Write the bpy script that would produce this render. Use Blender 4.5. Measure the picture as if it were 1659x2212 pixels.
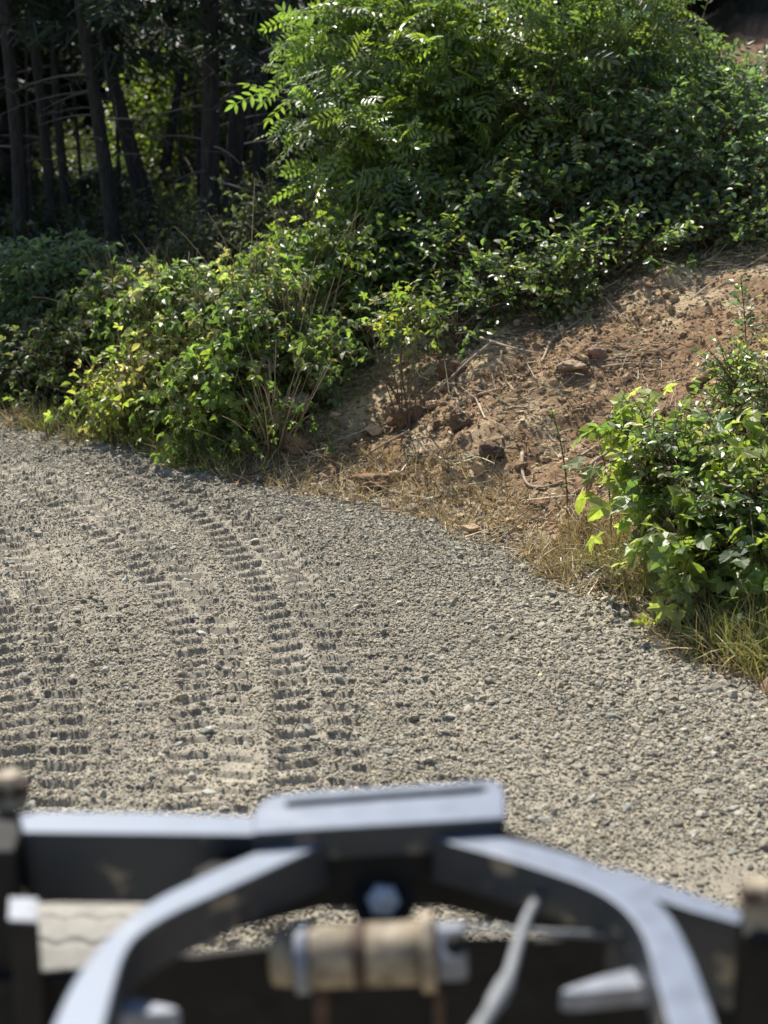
import bpy, bmesh, math, random
import numpy as np
from mathutils import Vector

for _o in list(bpy.data.objects):
    bpy.data.objects.remove(_o)
SC = bpy.context.scene
COL = SC.collection
R = math.radians
rng = np.random.default_rng(7)

# ------------------------------------------------------------------ camera
CAM_H, PITCH, VFOV = 2.5, R(15.3), R(38)
cam = bpy.data.cameras.new('camera')
cam.sensor_fit = 'VERTICAL'
cam.sensor_height = 36
cam.lens = 18 / math.tan(VFOV / 2)
cam.clip_start, cam.clip_end = 0.05, 2000
cam.dof.use_dof = True
cam.dof.focus_distance = 8.3
cam.dof.aperture_fstop = 2.0
co = bpy.data.objects.new('camera', cam)
COL.objects.link(co)
co.location = (0, 0, CAM_H)
co.rotation_euler = (R(90) - PITCH, 0, 0)
SC.camera = co

# ------------------------------------------------------------------ light
SUN_EL, SUN_AZ = R(52), R(-23)          # azimuth from +Y, negative to the left
w = bpy.data.worlds.new('World')
SC.world = w
w.use_nodes = True
nt = w.node_tree
sky = nt.nodes.new('ShaderNodeTexSky')
sky.sky_type = 'NISHITA'
sky.sun_disc = False
sky.sun_elevation = SUN_EL
sky.sun_rotation = SUN_AZ
bg = nt.nodes['Background']
bg.inputs['Strength'].default_value = 0.085
nt.links.new(sky.outputs[0], bg.inputs['Color'])
sl = bpy.data.lights.new('sun', 'SUN')
sl.energy = 4.8
sl.angle = R(0.53)
sl.color = (1.0, 0.95, 0.86)
so = bpy.data.objects.new('sun', sl)
COL.objects.link(so)
SUND = Vector((math.sin(SUN_AZ) * math.cos(SUN_EL), math.cos(SUN_AZ) * math.cos(SUN_EL), math.sin(SUN_EL)))
so.rotation_euler = SUND.to_track_quat('Z', 'Y').to_euler()
so.location = (-10, 20, 40)
vs = SC.view_settings
vs.view_transform = 'Standard'
vs.look = 'None'
vs.exposure = 0.80
vs.gamma = 1
SC.cycles.max_bounces = 6
SC.cycles.diffuse_bounces = 3
SC.cycles.glossy_bounces = 2
SC.cycles.transmission_bounces = 4
SC.cycles.transparent_max_bounces = 4
SC.cycles.sample_clamp_indirect = 4
SC.cycles.use_denoising = True

# ------------------------------------------------------------------ helpers
F = 1106 / math.tan(VFOV / 2)
CP, SP = math.cos(PITCH), math.sin(PITCH)


def ray(u, v):
    dx, dy = (u - 829.5) / F, (1106 - v) / F
    return np.array((dx, CP + dy * SP, -SP + dy * CP))


def at(u, v, Y):                         # point at ground distance Y
    d = ray(u, v)
    return np.array((0, 0, CAM_H)) + d * (Y / d[1])


def onz(u, v, Z):                        # point at height Z
    d = ray(u, v)
    return np.array((0, 0, CAM_H)) + d * ((Z - CAM_H) / d[2])


_T2 = np.random.default_rng(3).random((256, 256))
_T3 = np.random.default_rng(4).random((48, 48, 48))


def vn2(x, y):
    ix, iy = np.floor(x).astype(int), np.floor(y).astype(int)
    fx, fy = x - ix, y - iy
    fx, fy = fx * fx * (3 - 2 * fx), fy * fy * (3 - 2 * fy)
    a, b, c, d = ix & 255, iy & 255, (ix + 1) & 255, (iy + 1) & 255
    return (_T2[a, b] * (1 - fx) + _T2[c, b] * fx) * (1 - fy) + (_T2[a, d] * (1 - fx) + _T2[c, d] * fx) * fy


def fbm2(x, y, o=4, sd=0.0):
    r, am, t = 0, 1.0, 0
    for k in range(o):
        r = r + am * vn2(x * 2 ** k + 17.3 * k + sd, y * 2 ** k + 9.1 * k + sd * 1.7)
        t += am
        am *= 0.5
    return r / t - 0.5


def vn3(p):
    i = np.floor(p).astype(int)
    f = p - i
    f = f * f * (3 - 2 * f)
    j = (i + 1) % 48
    i = i % 48
    r = 0
    for a in (0, 1):
        for b in (0, 1):
            for c in (0, 1):
                wgt = (f[:, 0] if a else 1 - f[:, 0]) * (f[:, 1] if b else 1 - f[:, 1]) * (f[:, 2] if c else 1 - f[:, 2])
                r = r + wgt * _T3[(j if a else i)[:, 0], (j if b else i)[:, 1], (j if c else i)[:, 2]]
    return r


def nrm(v):
    return v / np.maximum(np.linalg.norm(v, axis=-1, keepdims=True), 1e-9)


def sstep(a, b, x):
    t = np.clip((x - a) / (b - a), 0, 1)
    return t * t * (3 - 2 * t)


class MB:
    def __init__(s):
        s.v, s.f, s.t, s.n = [], [], [], 0

    def add(s, v, f, t=None):
        v = np.asarray(v, float).reshape(-1, 3)
        s.v.append(v)
        s.f.append(np.asarray(f, int).reshape(-1, 3) + s.n)
        s.n += len(v)
        if t is None:
            t = (1, 1, 1)
        t = np.asarray(t, float)
        s.t.append(np.broadcast_to(t, (len(v), 3)) if t.ndim == 1 else t)
        return s

    def build(s, name, mat, parent=None, smooth=False):
        v, f, t = np.concatenate(s.v), np.concatenate(s.f), np.concatenate(s.t)
        me = bpy.data.meshes.new(name)
        me.vertices.add(len(v))
        me.vertices.foreach_set('co', v.astype(np.float32).ravel())
        me.loops.add(len(f) * 3)
        me.loops.foreach_set('vertex_index', f.astype(np.int32).ravel())
        me.polygons.add(len(f))
        me.polygons.foreach_set('loop_start', np.arange(0, len(f) * 3, 3, dtype=np.int32))
        me.polygons.foreach_set('use_smooth', np.full(len(f), smooth))
        at_ = me.attributes.new('tint', 'FLOAT_COLOR', 'POINT')
        at_.data.foreach_set('color', np.concatenate([t, np.ones((len(t), 1))], 1).astype(np.float32).ravel())
        me.materials.append(mat)
        me.update(calc_edges=True)
        o = bpy.data.objects.new(name, me)
        COL.objects.link(o)
        if parent is not None:
            o.parent = parent
            o.matrix_parent_inverse = parent.matrix_basis.inverted()
        return o


def tag(o, label=None, cat=None, group=None, kind=None):
    for k, val in (('label', label), ('category', cat), ('group', group), ('kind', kind)):
        if val:
            o[k] = val
    return o


def thing(name, loc, label, cat, group=None):
    o = bpy.data.objects.new(name, None)
    o.empty_display_size = 0.1
    COL.objects.link(o)
    o.location = tuple(map(float, loc))
    return tag(o, label, cat, group)


def scatter(mb, tmpl, P, A, N, S, tint):
    """copies of a template (y = length, z = normal) on points P with axis A and normal hint N"""
    tv, tf = tmpl
    A = nrm(A)
    X = nrm(np.cross(A, N))
    Z = np.cross(X, A)
    S = np.asarray(S, float)
    if S.ndim == 1:
        S = np.repeat(S[:, None], 3, 1)
    L = tv[None] * S[:, None, :]
    V = P[:, None] + L[..., 0:1] * X[:, None] + L[..., 1:2] * A[:, None] + L[..., 2:3] * Z[:, None]
    n, k = len(P), len(tv)
    Fc = tf[None] + (np.arange(n) * k)[:, None, None]
    tint = np.asarray(tint, float)
    if tint.ndim == 1:
        tint = np.repeat(tint[None], n, 0)
    mb.add(V.reshape(-1, 3), Fc.reshape(-1, 3), np.repeat(tint, k, 0))


def tube(mb, pts, rad, sides=6, tint=(1, 1, 1), cap=True, rough=0.0, r=None):
    pts = np.asarray(pts, float)
    n = len(pts)
    rad = np.broadcast_to(np.asarray(rad, float), (n,))
    d = nrm(np.gradient(pts, axis=0))
    up = np.array((0, 0, 1.0)) if abs(d[0, 2]) < 0.9 else np.array((1.0, 0, 0))
    x = nrm(np.cross(d, up))
    y = np.cross(x, d)
    a = np.linspace(0, 2 * np.pi, sides, endpoint=False)
    rr = np.repeat(rad[:, None], sides, 1)
    if rough and r is not None:
        rr = rr * (1 + rough * (r.random((n, sides)) - 0.5))
    V = pts[:, None] + rr[..., None] * (np.cos(a)[None, :, None] * x[:, None] + np.sin(a)[None, :, None] * y[:, None])
    V = V.reshape(-1, 3)
    f = []
    for i in range(n - 1):
        for j in range(sides):
            p, q = i * sides + j, i * sides + (j + 1) % sides
            f += [(p, q, q + sides), (p, q + sides, p + sides)]
    if cap:
        V = np.concatenate([V, pts[:1], pts[-1:]])
        c0, c1 = n * sides, n * sides + 1
        for j in range(sides):
            f += [(c0, (j + 1) % sides, j), (c1, (n - 1) * sides + j, (n - 1) * sides + (j + 1) % sides)]
    mb.add(V, f, tint)


def curve(p0, p1, bend, n=7):
    t = np.linspace(0, 1, n)[:, None]
    return np.asarray(p0) * (1 - t) + np.asarray(p1) * t + np.asarray(bend) * (4 * t * (1 - t))


def spline(pts, n=20):
    pts = np.asarray(pts, float)
    t = np.r_[0, np.cumsum(np.linalg.norm(np.diff(pts, axis=0), axis=1))]
    q = np.linspace(0, t[-1], n)
    out = np.stack([np.interp(q, t, pts[:, k]) for k in range(pts.shape[1])], 1)
    for _ in range(3):
        out[1:-1] = 0.25 * out[:-2] + 0.5 * out[1:-1] + 0.25 * out[2:]
    return out


# ------------------------------------------------------------------ materials
def material(name):
    m = bpy.data.materials.new(name)
    m.use_nodes = True
    t = m.node_tree
    return m, t.nodes, t.links, t.nodes['Principled BSDF']


def node(ns, kind, **kw):
    n = ns.new(kind)
    for k, val in kw.items():
        if k in n.inputs:
            n.inputs[k].default_value = val
        else:
            setattr(n, k, val)
    return n


def mul_color(ns, ls, a, b, fac=1.0, blend='MULTIPLY'):
    mx = ns.new('ShaderNodeMix')
    mx.data_type = 'RGBA'
    mx.blend_type = blend
    mx.inputs[0].default_value = fac
    for k, s in ((6, a), (7, b)):
        if isinstance(s, tuple):
            mx.inputs[k].default_value = s
        else:
            ls.new(s, mx.inputs[k])
    return mx.outputs[2]


def ramp(ns, ls, fac, stops):
    r = ns.new('ShaderNodeValToRGB')
    e = r.color_ramp.elements
    while len(e) < len(stops):
        e.new(0.5)
    for k, (p, c) in enumerate(stops):
        e[k].position = p
        e[k].color = (*c, 1)
    ls.new(fac, r.inputs[0])
    return r.outputs[0]


def leaf_material(name, trans=0.42, rough=0.38, spec=0.5, tgain=(3.0, 2.9, 1.3), coat=0.2):
    m, ns, ls, b = material(name)
    a = node(ns, 'ShaderNodeAttribute', attribute_name='tint')
    co_ = node(ns, 'ShaderNodeNewGeometry')
    nz = node(ns, 'ShaderNodeTexNoise', Scale=38.0, Detail=3.0)
    ls.new(co_.outputs['Position'], nz.inputs['Vector'])
    var = ramp(ns, ls, nz.outputs[0], [(0.3, (0.72, 0.76, 0.7)), (0.7, (1.2, 1.15, 1.1))])
    c = mul_color(ns, ls, a.outputs['Color'], var)
    ls.new(c, b.inputs['Base Color'])
    b.inputs['Roughness'].default_value = rough
    b.inputs['Specular IOR Level'].default_value = spec
    b.inputs['Coat Weight'].default_value = coat
    b.inputs['Coat Roughness'].default_value = 0.36
    tr = ns.new('ShaderNodeBsdfTranslucent')
    ct = mul_color(ns, ls, c, (*tgain, 1))
    ls.new(ct, tr.inputs['Color'])
    mx = ns.new('ShaderNodeMixShader')
    mx.inputs[0].default_value = trans
    ls.new(b.outputs[0], mx.inputs[1])
    ls.new(tr.outputs[0], mx.inputs[2])
    ls.new(mx.outputs[0], ns['Material Output'].inputs['Surface'])
    return m


def tint_material(name, rough=0.9, nscale=60, lo=0.65, hi=1.3, bump=0.3, bdist=0.004, spec=0.25, bscale=None):
    m, ns, ls, b = material(name)
    a = node(ns, 'ShaderNodeAttribute', attribute_name='tint')
    g = node(ns, 'ShaderNodeNewGeometry')
    nz = node(ns, 'ShaderNodeTexNoise', Scale=float(nscale), Detail=6.0, Roughness=0.65)
    ls.new(g.outputs['Position'], nz.inputs['Vector'])
    var = ramp(ns, ls, nz.outputs[0], [(0.28, (lo,) * 3), (0.72, (hi,) * 3)])
    ls.new(mul_color(ns, ls, a.outputs['Color'], var), b.inputs['Base Color'])
    b.inputs['Roughness'].default_value = rough
    b.inputs['Specular IOR Level'].default_value = spec
    if bump:
        nb = node(ns, 'ShaderNodeTexNoise', Scale=float(bscale or nscale * 2), Detail=5.0, Roughness=0.7)
        ls.new(g.outputs['Position'], nb.inputs['Vector'])
        bp = node(ns, 'ShaderNodeBump', Strength=float(bump), Distance=float(bdist))
        ls.new(nb.outputs[0], bp.inputs['Height'])
        ls.new(bp.outputs[0], b.inputs['Normal'])
    return m


def bark_material(name, c0, c1):
    m, ns, ls, b = material(name)
    g = node(ns, 'ShaderNodeNewGeometry')
    mp = node(ns, 'ShaderNodeMapping')
    mp.inputs['Scale'].default_value = (9, 9, 1.6)
    ls.new(g.outputs['Position'], mp.inputs[0])
    nz = node(ns, 'ShaderNodeTexNoise', Scale=3.0, Detail=8.0, Roughness=0.7)
    ls.new(mp.outputs[0], nz.inputs['Vector'])
    ls.new(ramp(ns, ls, nz.outputs[0], [(0.35, c0), (0.68, c1)]), b.inputs['Base Color'])
    b.inputs['Roughness'].default_value = 0.92
    bp = node(ns, 'ShaderNodeBump', Strength=0.9, Distance=0.03)
    ls.new(nz.outputs[0], bp.inputs['Height'])
    ls.new(bp.outputs[0], b.inputs['Normal'])
    return m


def paint_material():
    m, ns, ls, b = material('black_paint')
    g = node(ns, 'ShaderNodeNewGeometry')
    n1 = node(ns, 'ShaderNodeTexNoise', Scale=22.0, Detail=7.0, Roughness=0.7)
    n2 = node(ns, 'ShaderNodeTexNoise', Scale=11.0, Detail=7.0, Roughness=0.68)
    for n in (n1, n2):
        ls.new(g.outputs['Position'], n.inputs['Vector'])
    base = ramp(ns, ls, n1.outputs[0], [(0.3, (0.008, 0.009, 0.011)), (0.75, (0.018, 0.020, 0.024))])
    chip = ramp(ns, ls, n2.outputs[0], [(0.57, (0, 0, 0)), (0.64, (1, 1, 1))])
    mx = ns.new('ShaderNodeMix')
    mx.data_type = 'RGBA'
    ls.new(chip, mx.inputs[0])
    ls.new(base, mx.inputs[6])
    mx.inputs[7].default_value = (0.26, 0.20, 0.13, 1)
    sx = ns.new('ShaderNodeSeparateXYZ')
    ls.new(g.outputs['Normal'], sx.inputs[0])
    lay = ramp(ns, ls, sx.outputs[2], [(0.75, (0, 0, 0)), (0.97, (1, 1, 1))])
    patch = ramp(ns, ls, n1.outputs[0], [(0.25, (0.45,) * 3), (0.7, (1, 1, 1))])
    sheen_mix = ns.new('ShaderNodeMix')                     # level faces painted lighter blue-grey: sky sheen in the colour, with some dust
    sheen_mix.data_type = 'RGBA'
    ls.new(mul_color(ns, ls, lay, patch), sheen_mix.inputs[0])
    ls.new(mx.outputs[2], sheen_mix.inputs[6])
    sheen_mix.inputs[7].default_value = (0.155, 0.178, 0.232, 1)
    ls.new(sheen_mix.outputs[2], b.inputs['Base Color'])
    rr = ramp(ns, ls, n1.outputs[0], [(0.3, (0.48,) * 3), (0.7, (0.66,) * 3)])
    ls.new(rr, b.inputs['Roughness'])
    b.inputs['Specular IOR Level'].default_value = 0.65
    b.inputs['Specular Tint'].default_value = (0.75, 0.86, 1.0, 1)
    b.inputs['Coat Weight'].default_value = 0.35
    b.inputs['Coat IOR'].default_value = 1.55
    b.inputs['Coat Roughness'].default_value = 0.52
    b.inputs['Coat Tint'].default_value = (0.85, 0.92, 1, 1)
    return m


def plain_material(name, c, rough=0.6, metal=0.0, var=0.35, scale=30, spec=0.4):
    m, ns, ls, b = material(name)
    g = node(ns, 'ShaderNodeNewGeometry')
    nz = node(ns, 'ShaderNodeTexNoise', Scale=float(scale), Detail=6.0, Roughness=0.65)
    ls.new(g.outputs['Position'], nz.inputs['Vector'])
    lo, hi = tuple(x * (1 - var) for x in c), tuple(min(1, x * (1 + var)) for x in c)
    ls.new(ramp(ns, ls, nz.outputs[0], [(0.3, lo), (0.7, hi)]), b.inputs['Base Color'])
    b.inputs['Roughness'].default_value = rough
    b.inputs['Metallic'].default_value = metal
    b.inputs['Specular IOR Level'].default_value = spec
    return m


M_ROAD = tint_material('packed_gravel_dirt', 0.95, 26, 0.78, 1.2, 0.35, 0.010, 0.2, 75)
M_SOIL = tint_material('loose_soil', 0.95, 14, 0.6, 1.35, 0.9, 0.014, 0.15, 45)
M_STONE = tint_material('crushed_stone', 0.85, 55, 0.8, 1.2, 0.35, 0.003, 0.3)
M_CLOD = tint_material('soil_clods', 0.95, 50, 0.65, 1.3, 0.7, 0.006, 0.15)
M_WOOD = tint_material('dead_wood', 0.85, 40, 0.6, 1.3, 0.5, 0.004, 0.25)
M_STRAW = leaf_material('dry_straw', 0.25, 0.55, 0.3, (1.2, 1.1, 0.8))
M_LEAF = leaf_material('green_leaves', 0.48, 0.40, 0.9, (2.55, 2.8, 1.25), 0.6)
M_GLOSS = leaf_material('glossy_leaves', 0.48, 0.40, 0.9, (2.55, 2.8, 1.25), 0.6)
M_SOFT = leaf_material('soft_leaves', 0.48, 0.46, 0.65, (2.5, 2.7, 1.3))
M_SHADE = leaf_material('matt_leaves', 0.35, 0.6, 0.35)
M_NEEDLE = leaf_material('needles', 0.2, 0.6, 0.3, (1.6, 1.8, 0.8))
M_TWIG = tint_material('twig_bark', 0.85, 60, 0.7, 1.3, 0)
M_BARK = bark_material('dark_bark', (0.012, 0.010, 0.008), (0.065, 0.056, 0.047))

# ------------------------------------------------------------------ terrain
EDGE = np.array([(2.6, -40), (2.6, 0), (2.5, 2.5), (2.25, 4.2), (1.95, 5.3), (1.70, 6.15), (1.33, 7.07), (0.923, 8.1),
                 (0.346, 8.88), (-0.4, 9.62), (-0.954, 9.93), (-1.51, 10.5), (-2.35, 11.34), (-3.04, 11.6),
                 (-4.5, 12.0), (-7, 12.2), (-12, 11.8), (-40, 9)], float)


def edge_dist(x, y):
    """signed distance to the road edge, positive on the bank"""
    best = np.full(x.shape, 1e9)
    sgn = np.ones(x.shape)
    for a, b in zip(EDGE[:-1], EDGE[1:]):
        d = b - a
        L2 = d @ d
        t = np.clip(((x - a[0]) * d[0] + (y - a[1]) * d[1]) / L2, 0, 1)
        px, py = x - a[0] - t * d[0], y - a[1] - t * d[1]
        r = np.hypot(px, py)
        cr = d[0] * py - d[1] * px
        m = r < best - 1e-9
        best = np.where(m, r, best)
        sgn = np.where(m, np.where(cr < 0, 1.0, -1.0), sgn)
    return best * sgn


def edge_noise(x, y):
    return 0.34 * fbm2(x * 2.1, y * 2.1, 4, 3.0)


TRACKS = [  # points (y, x), half width, depth, lugs in step
    ([(1, -0.12), (4, -0.19), (5.17, -0.22), (5.6, -0.244), (6.68, -0.353), (7.76, -0.58), (8.88, -0.946), (9.68, -1.4), (11, -2.4)], 0.19, 1.0),
    ([(1, -0.5), (4, -0.60), (5.6, -0.68), (6.7, -0.825), (7.7, -1.12), (8.52, -1.52), (9.6, -2.2), (11, -3.3)], 0.17, 0.85),
    ([(1, -1.0), (4, -1.2), (5.6, -1.38), (7.04, -1.8), (8.67, -2.4), (11, -4.0)], 0.19, 0.95),
    ([(1, -0.75), (4, -0.9), (5.6, -1.02), (7.0, -1.38), (8.6, -2.0), (11, -3.7)], 0.12, 0.4),
    ([(1, 0.42), (4, 0.37), (5.17, 0.30), (5.98, 0.143), (7.19, -0.12), (8.2, -0.42), (9.3, -0.95), (11, -2.0)], 0.12, 0.45),
]


def tracks_h(x, y, mask=False):
    h = np.zeros(x.shape)
    msk = np.zeros(x.shape)
    for i, (pts, hw, am) in enumerate(TRACKS):
        p = np.array(pts)
        yy = np.linspace(p[0, 0], p[-1, 0], 200)
        xx = np.interp(yy, p[:, 0], p[:, 1])
        for _ in range(12):
            xx[1:-1] = 0.25 * xx[:-2] + 0.5 * xx[1:-1] + 0.25 * xx[2:]
        s = np.r_[0, np.cumsum(np.hypot(np.diff(yy), np.diff(xx)))]
        sl_ = np.gradient(xx, yy)
        xc, arc, slp = np.interp(y, yy, xx), np.interp(y, yy, s), np.interp(y, yy, sl_)
        c = 1 / np.sqrt(1 + slp ** 2)
        lat = (x - xc) * c + 0.03 * fbm2(x * 3, y * 3, 2, i)
        al = arc + (x - xc) * slp * c
        ins = sstep(hw + 0.03, hw - 0.02, np.abs(lat))
        col = np.abs(lat) / hw                       # two columns of lugs with a rib between
        ph = (al + 0.22 * np.abs(lat) + (0.07 if i % 2 else 0)) / 0.15 + np.where(lat > 0, 0.2, 0) + 0.16 * fbm2(x * 1.5, y * 1.5, 2, 5.0 + i) + 0.14 * fbm2(x * 6, y * 6, 2, 13.0)
        ph = ph % 1                                  # each lug sinks gently and ends in a steep far wall
        lug = sstep(0.0, 0.50, ph) * sstep(0.70, 0.63, ph)
        colm = sstep(0.05, 0.16, col) * sstep(1.05, 0.9, col)
        fade = 0.78 + 0.22 * sstep(-0.22, 0.16, fbm2(x * 1.3, y * 1.3, 3, 11.0 + i))
        berm = np.exp(-((np.abs(lat) - hw - 0.03) / 0.03) ** 2)
        h += am * fade * (1 + 0.45 * sstep(7, 9.5, np.hypot(x, y))) * (-0.030 * lug * colm * ins - 0.008 * ins + 0.018 * berm)
        msk = np.maximum(msk, min(1, am * 1.1) * ins * (0.25 + 0.75 * lug * colm))
    return (h, msk) if mask else h


def road_h(x, y):
    return 0.03 * fbm2(x * 0.8, y * 0.8, 3, 1.0) + 0.016 * fbm2(x * 6, y * 6, 3, 2.0) + 0.006 * fbm2(x * 14, y * 14, 2, 8.0) + tracks_h(x, y)


def bank_h(x, y, s):
    brg = x * 10 / np.maximum(np.abs(y), 3)
    gain = 0.30 + 0.70 * sstep(-1.6, 0.6, brg)
    s = np.maximum(s, 0)
    prof = np.where(s < 3.2, 0.40 * s, 1.28 + 0.13 * (np.minimum(s, 40) - 3.2)) * sstep(0, 0.7, s + 0.35)
    h = prof * gain
    # scraped cut further up the hill
    h = h + sstep(8.5, 10, s) * (0.5 * fbm2(x * 1.1, y * 1.1, 3, 14.0) + 0.25 * fbm2(x * 4, y * 4, 3, 15.0))
    h = h + 0.9 * sstep(9.5, 11.2, s) * sstep(1.6, 2.4, brg)
    a = sstep(0.0, 0.5, s)
    u, v = x * 0.75 + y * 0.66, -x * 0.66 + y * 0.75
    h = h + a * (0.34 * fbm2(v * 1.0, u * 0.45, 3, 21.0) + 0.13 * fbm2(v * 3.2, u * 1.6, 3, 4.0))
    cl = fbm2(x * 7, y * 7, 4, 6.0)
    h = h + a * (0.04 * cl + 0.04 * np.maximum(cl, 0.1)) + sstep(0, .2, s) * 0.022 * fbm2(x * 30, y * 30, 3, 9.0)
    return h


def ground_h(x, y):
    x, y = np.asarray(x, float), np.asarray(y, float)
    s = edge_dist(x, y) + edge_noise(x, y)
    k = sstep(-0.05, 0.1, s)
    return road_h(x, y) * (1 - k) + bank_h(x, y, s) * k


def gz(x, y):
    return float(ground_h(np.array([x]), np.array([y]))[0])


def build_ground():
    th = np.concatenate([np.linspace(-180, -24, 40)[:-1], np.linspace(-24, 24, 760), np.linspace(24, 180, 40)[1:-1]])
    th = np.radians(th)
    r = [0.05, 0.5, 1.0, 1.6, 2.2]
    while r[-1] < 17:
        r.append(r[-1] + max(0.008, 0.0016 * r[-1]) if r[-1] > 2.8 else r[-1] + 0.03)
    while r[-1] < 600:
        r.append(r[-1] * 1.035)
    r = np.array(r)
    nr, nth = len(r), len(th)
    RR, TT = np.meshgrid(r, th, indexing='ij')
    x, y = (RR * np.sin(TT)).ravel(), (RR * np.cos(TT)).ravel()
    s = edge_dist(x, y) + edge_noise(x, y)
    k = sstep(-0.05, 0.1, s)
    z = road_h(x, y) * (1 - k) + bank_h(x, y, s) * k
    V = np.stack([x, y, z], 1)
    i, j = np.meshgrid(np.arange(nr - 1), np.arange(nth), indexing='ij')
    j2 = (j + 1) % nth
    a, b, c, d = i * nth + j, i * nth + j2, (i + 1) * nth + j2, (i + 1) * nth + j
    q = np.stack([a, d, c, b], -1).reshape(-1, 4)
    sq = s[q].mean(1)
    # colours that belong to the ground itself: pale road dirt, red soil, brown litter
    n1, n2, n3 = fbm2(x * 0.9, y * 0.9, 4, 31.0), fbm2(x * 3.5, y * 3.5, 4, 41.0), fbm2(x * 14, y * 14, 3, 51.0)
    rc = np.array((0.270, 0.241, 0.188))[None] * (1 + 0.5 * n1 + 0.35 * n2)[:, None] * (1 + 0.20 * tracks_h(x, y, True)[1])[:, None]
    soil = np.array((0.250, 0.158, 0.088))
    dry = np.array((0.48, 0.375, 0.235))
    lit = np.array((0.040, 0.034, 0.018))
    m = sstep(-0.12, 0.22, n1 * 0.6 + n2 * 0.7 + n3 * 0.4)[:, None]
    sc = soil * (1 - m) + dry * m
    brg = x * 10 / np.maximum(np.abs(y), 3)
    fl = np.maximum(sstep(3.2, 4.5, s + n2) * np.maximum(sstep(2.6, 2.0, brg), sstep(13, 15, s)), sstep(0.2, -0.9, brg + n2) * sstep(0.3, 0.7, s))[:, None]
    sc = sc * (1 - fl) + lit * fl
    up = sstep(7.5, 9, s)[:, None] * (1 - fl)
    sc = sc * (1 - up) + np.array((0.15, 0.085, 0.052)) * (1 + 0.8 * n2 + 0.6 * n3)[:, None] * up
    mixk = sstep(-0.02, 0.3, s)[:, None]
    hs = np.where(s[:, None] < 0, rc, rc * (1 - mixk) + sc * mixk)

    def part(mask, col, name, mat):
        qq = q[mask]
        used, inv = np.unique(qq, return_inverse=True)
        qq = inv.reshape(-1, 4)
        mb = MB()
        mb.add(V[used], np.concatenate([qq[:, [0, 1, 2]], qq[:, [0, 2, 3]]]), np.clip(col[used], 0.01, 0.9))
        return tag(mb.build(name, mat, None, True), kind='structure')
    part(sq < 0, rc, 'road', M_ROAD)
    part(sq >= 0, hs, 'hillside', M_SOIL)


build_ground()

# ------------------------------------------------------------------ stones
PHI = (1 + 5 ** 0.5) / 2
ICO_V = nrm(np.array([(-1, PHI, 0), (1, PHI, 0), (-1, -PHI, 0), (1, -PHI, 0), (0, -1, PHI), (0, 1, PHI), (0, -1, -PHI), (0, 1, -PHI),
                      (PHI, 0, -1), (PHI, 0, 1), (-PHI, 0, -1), (-PHI, 0, 1)]))
ICO_F = np.array([(0, 11, 5), (0, 5, 1), (0, 1, 7), (0, 7, 10), (0, 10, 11), (1, 5, 9), (5, 11, 4), (11, 10, 2), (10, 7, 6), (7, 1, 8),
                  (3, 9, 4), (3, 4, 2), (3, 2, 6), (3, 6, 8), (3, 8, 9), (4, 9, 5), (2, 4, 11), (6, 2, 10), (8, 6, 7), (9, 8, 1)])
OCT_V = np.array([(1, 0, 0), (-1, 0, 0), (0, 1, 0), (0, -1, 0), (0, 0, 1), (0, 0, -1)], float)
OCT_F = np.array([(0, 2, 4), (2, 1, 4), (1, 3, 4), (3, 0, 4), (2, 0, 5), (1, 2, 5), (3, 1, 5), (0, 3, 5)])


def stones(mb, x, y, size, tint, flat=0.6, sink=0.2, ico=True, var=8):
    n = len(x)
    z = ground_h(x, y)
    kind = rng.integers(0, var, n)
    for k in range(var):
        m = kind == k
        if not m.any():
            continue
        bv, bf = (ICO_V, ICO_F) if ico else (OCT_V, OCT_F)
        tv = bv * (1 + rng.uniform(-0.36, 0.34, (len(bv), 1))) + rng.uniform(-0.18, 0.18, bv.shape)
        cnt = m.sum()
        a = rng.uniform(0, 2 * np.pi, cnt)
        A = np.stack([np.cos(a), np.sin(a), rng.normal(0, 0.25, cnt)], 1)
        N = np.stack([rng.normal(0, 0.3, cnt), rng.normal(0, 0.3, cnt), np.ones(cnt)], 1)
        sz = size[m] / 2
        S = np.stack([sz * rng.uniform(0.6, 0.9, cnt), sz * rng.uniform(0.95, 1.25, cnt), sz * rng.uniform(flat * 0.7, flat * 1.25, cnt)], 1)
        P = np.stack([x[m], y[m], z[m] + S[:, 2] * (1 - 2 * sink)], 1)
        scatter(mb, (tv, bf), P, A, N, S, tint[m])


def polar_points(n, r0, r1, t0, t1, p=1.0):
    r = (r0 ** (2 - p) + rng.random(n) * (r1 ** (2 - p) - r0 ** (2 - p))) ** (1 / (2 - p))
    t = np.radians(rng.uniform(t0, t1, n))
    return r * np.sin(t), r * np.cos(t)


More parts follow.
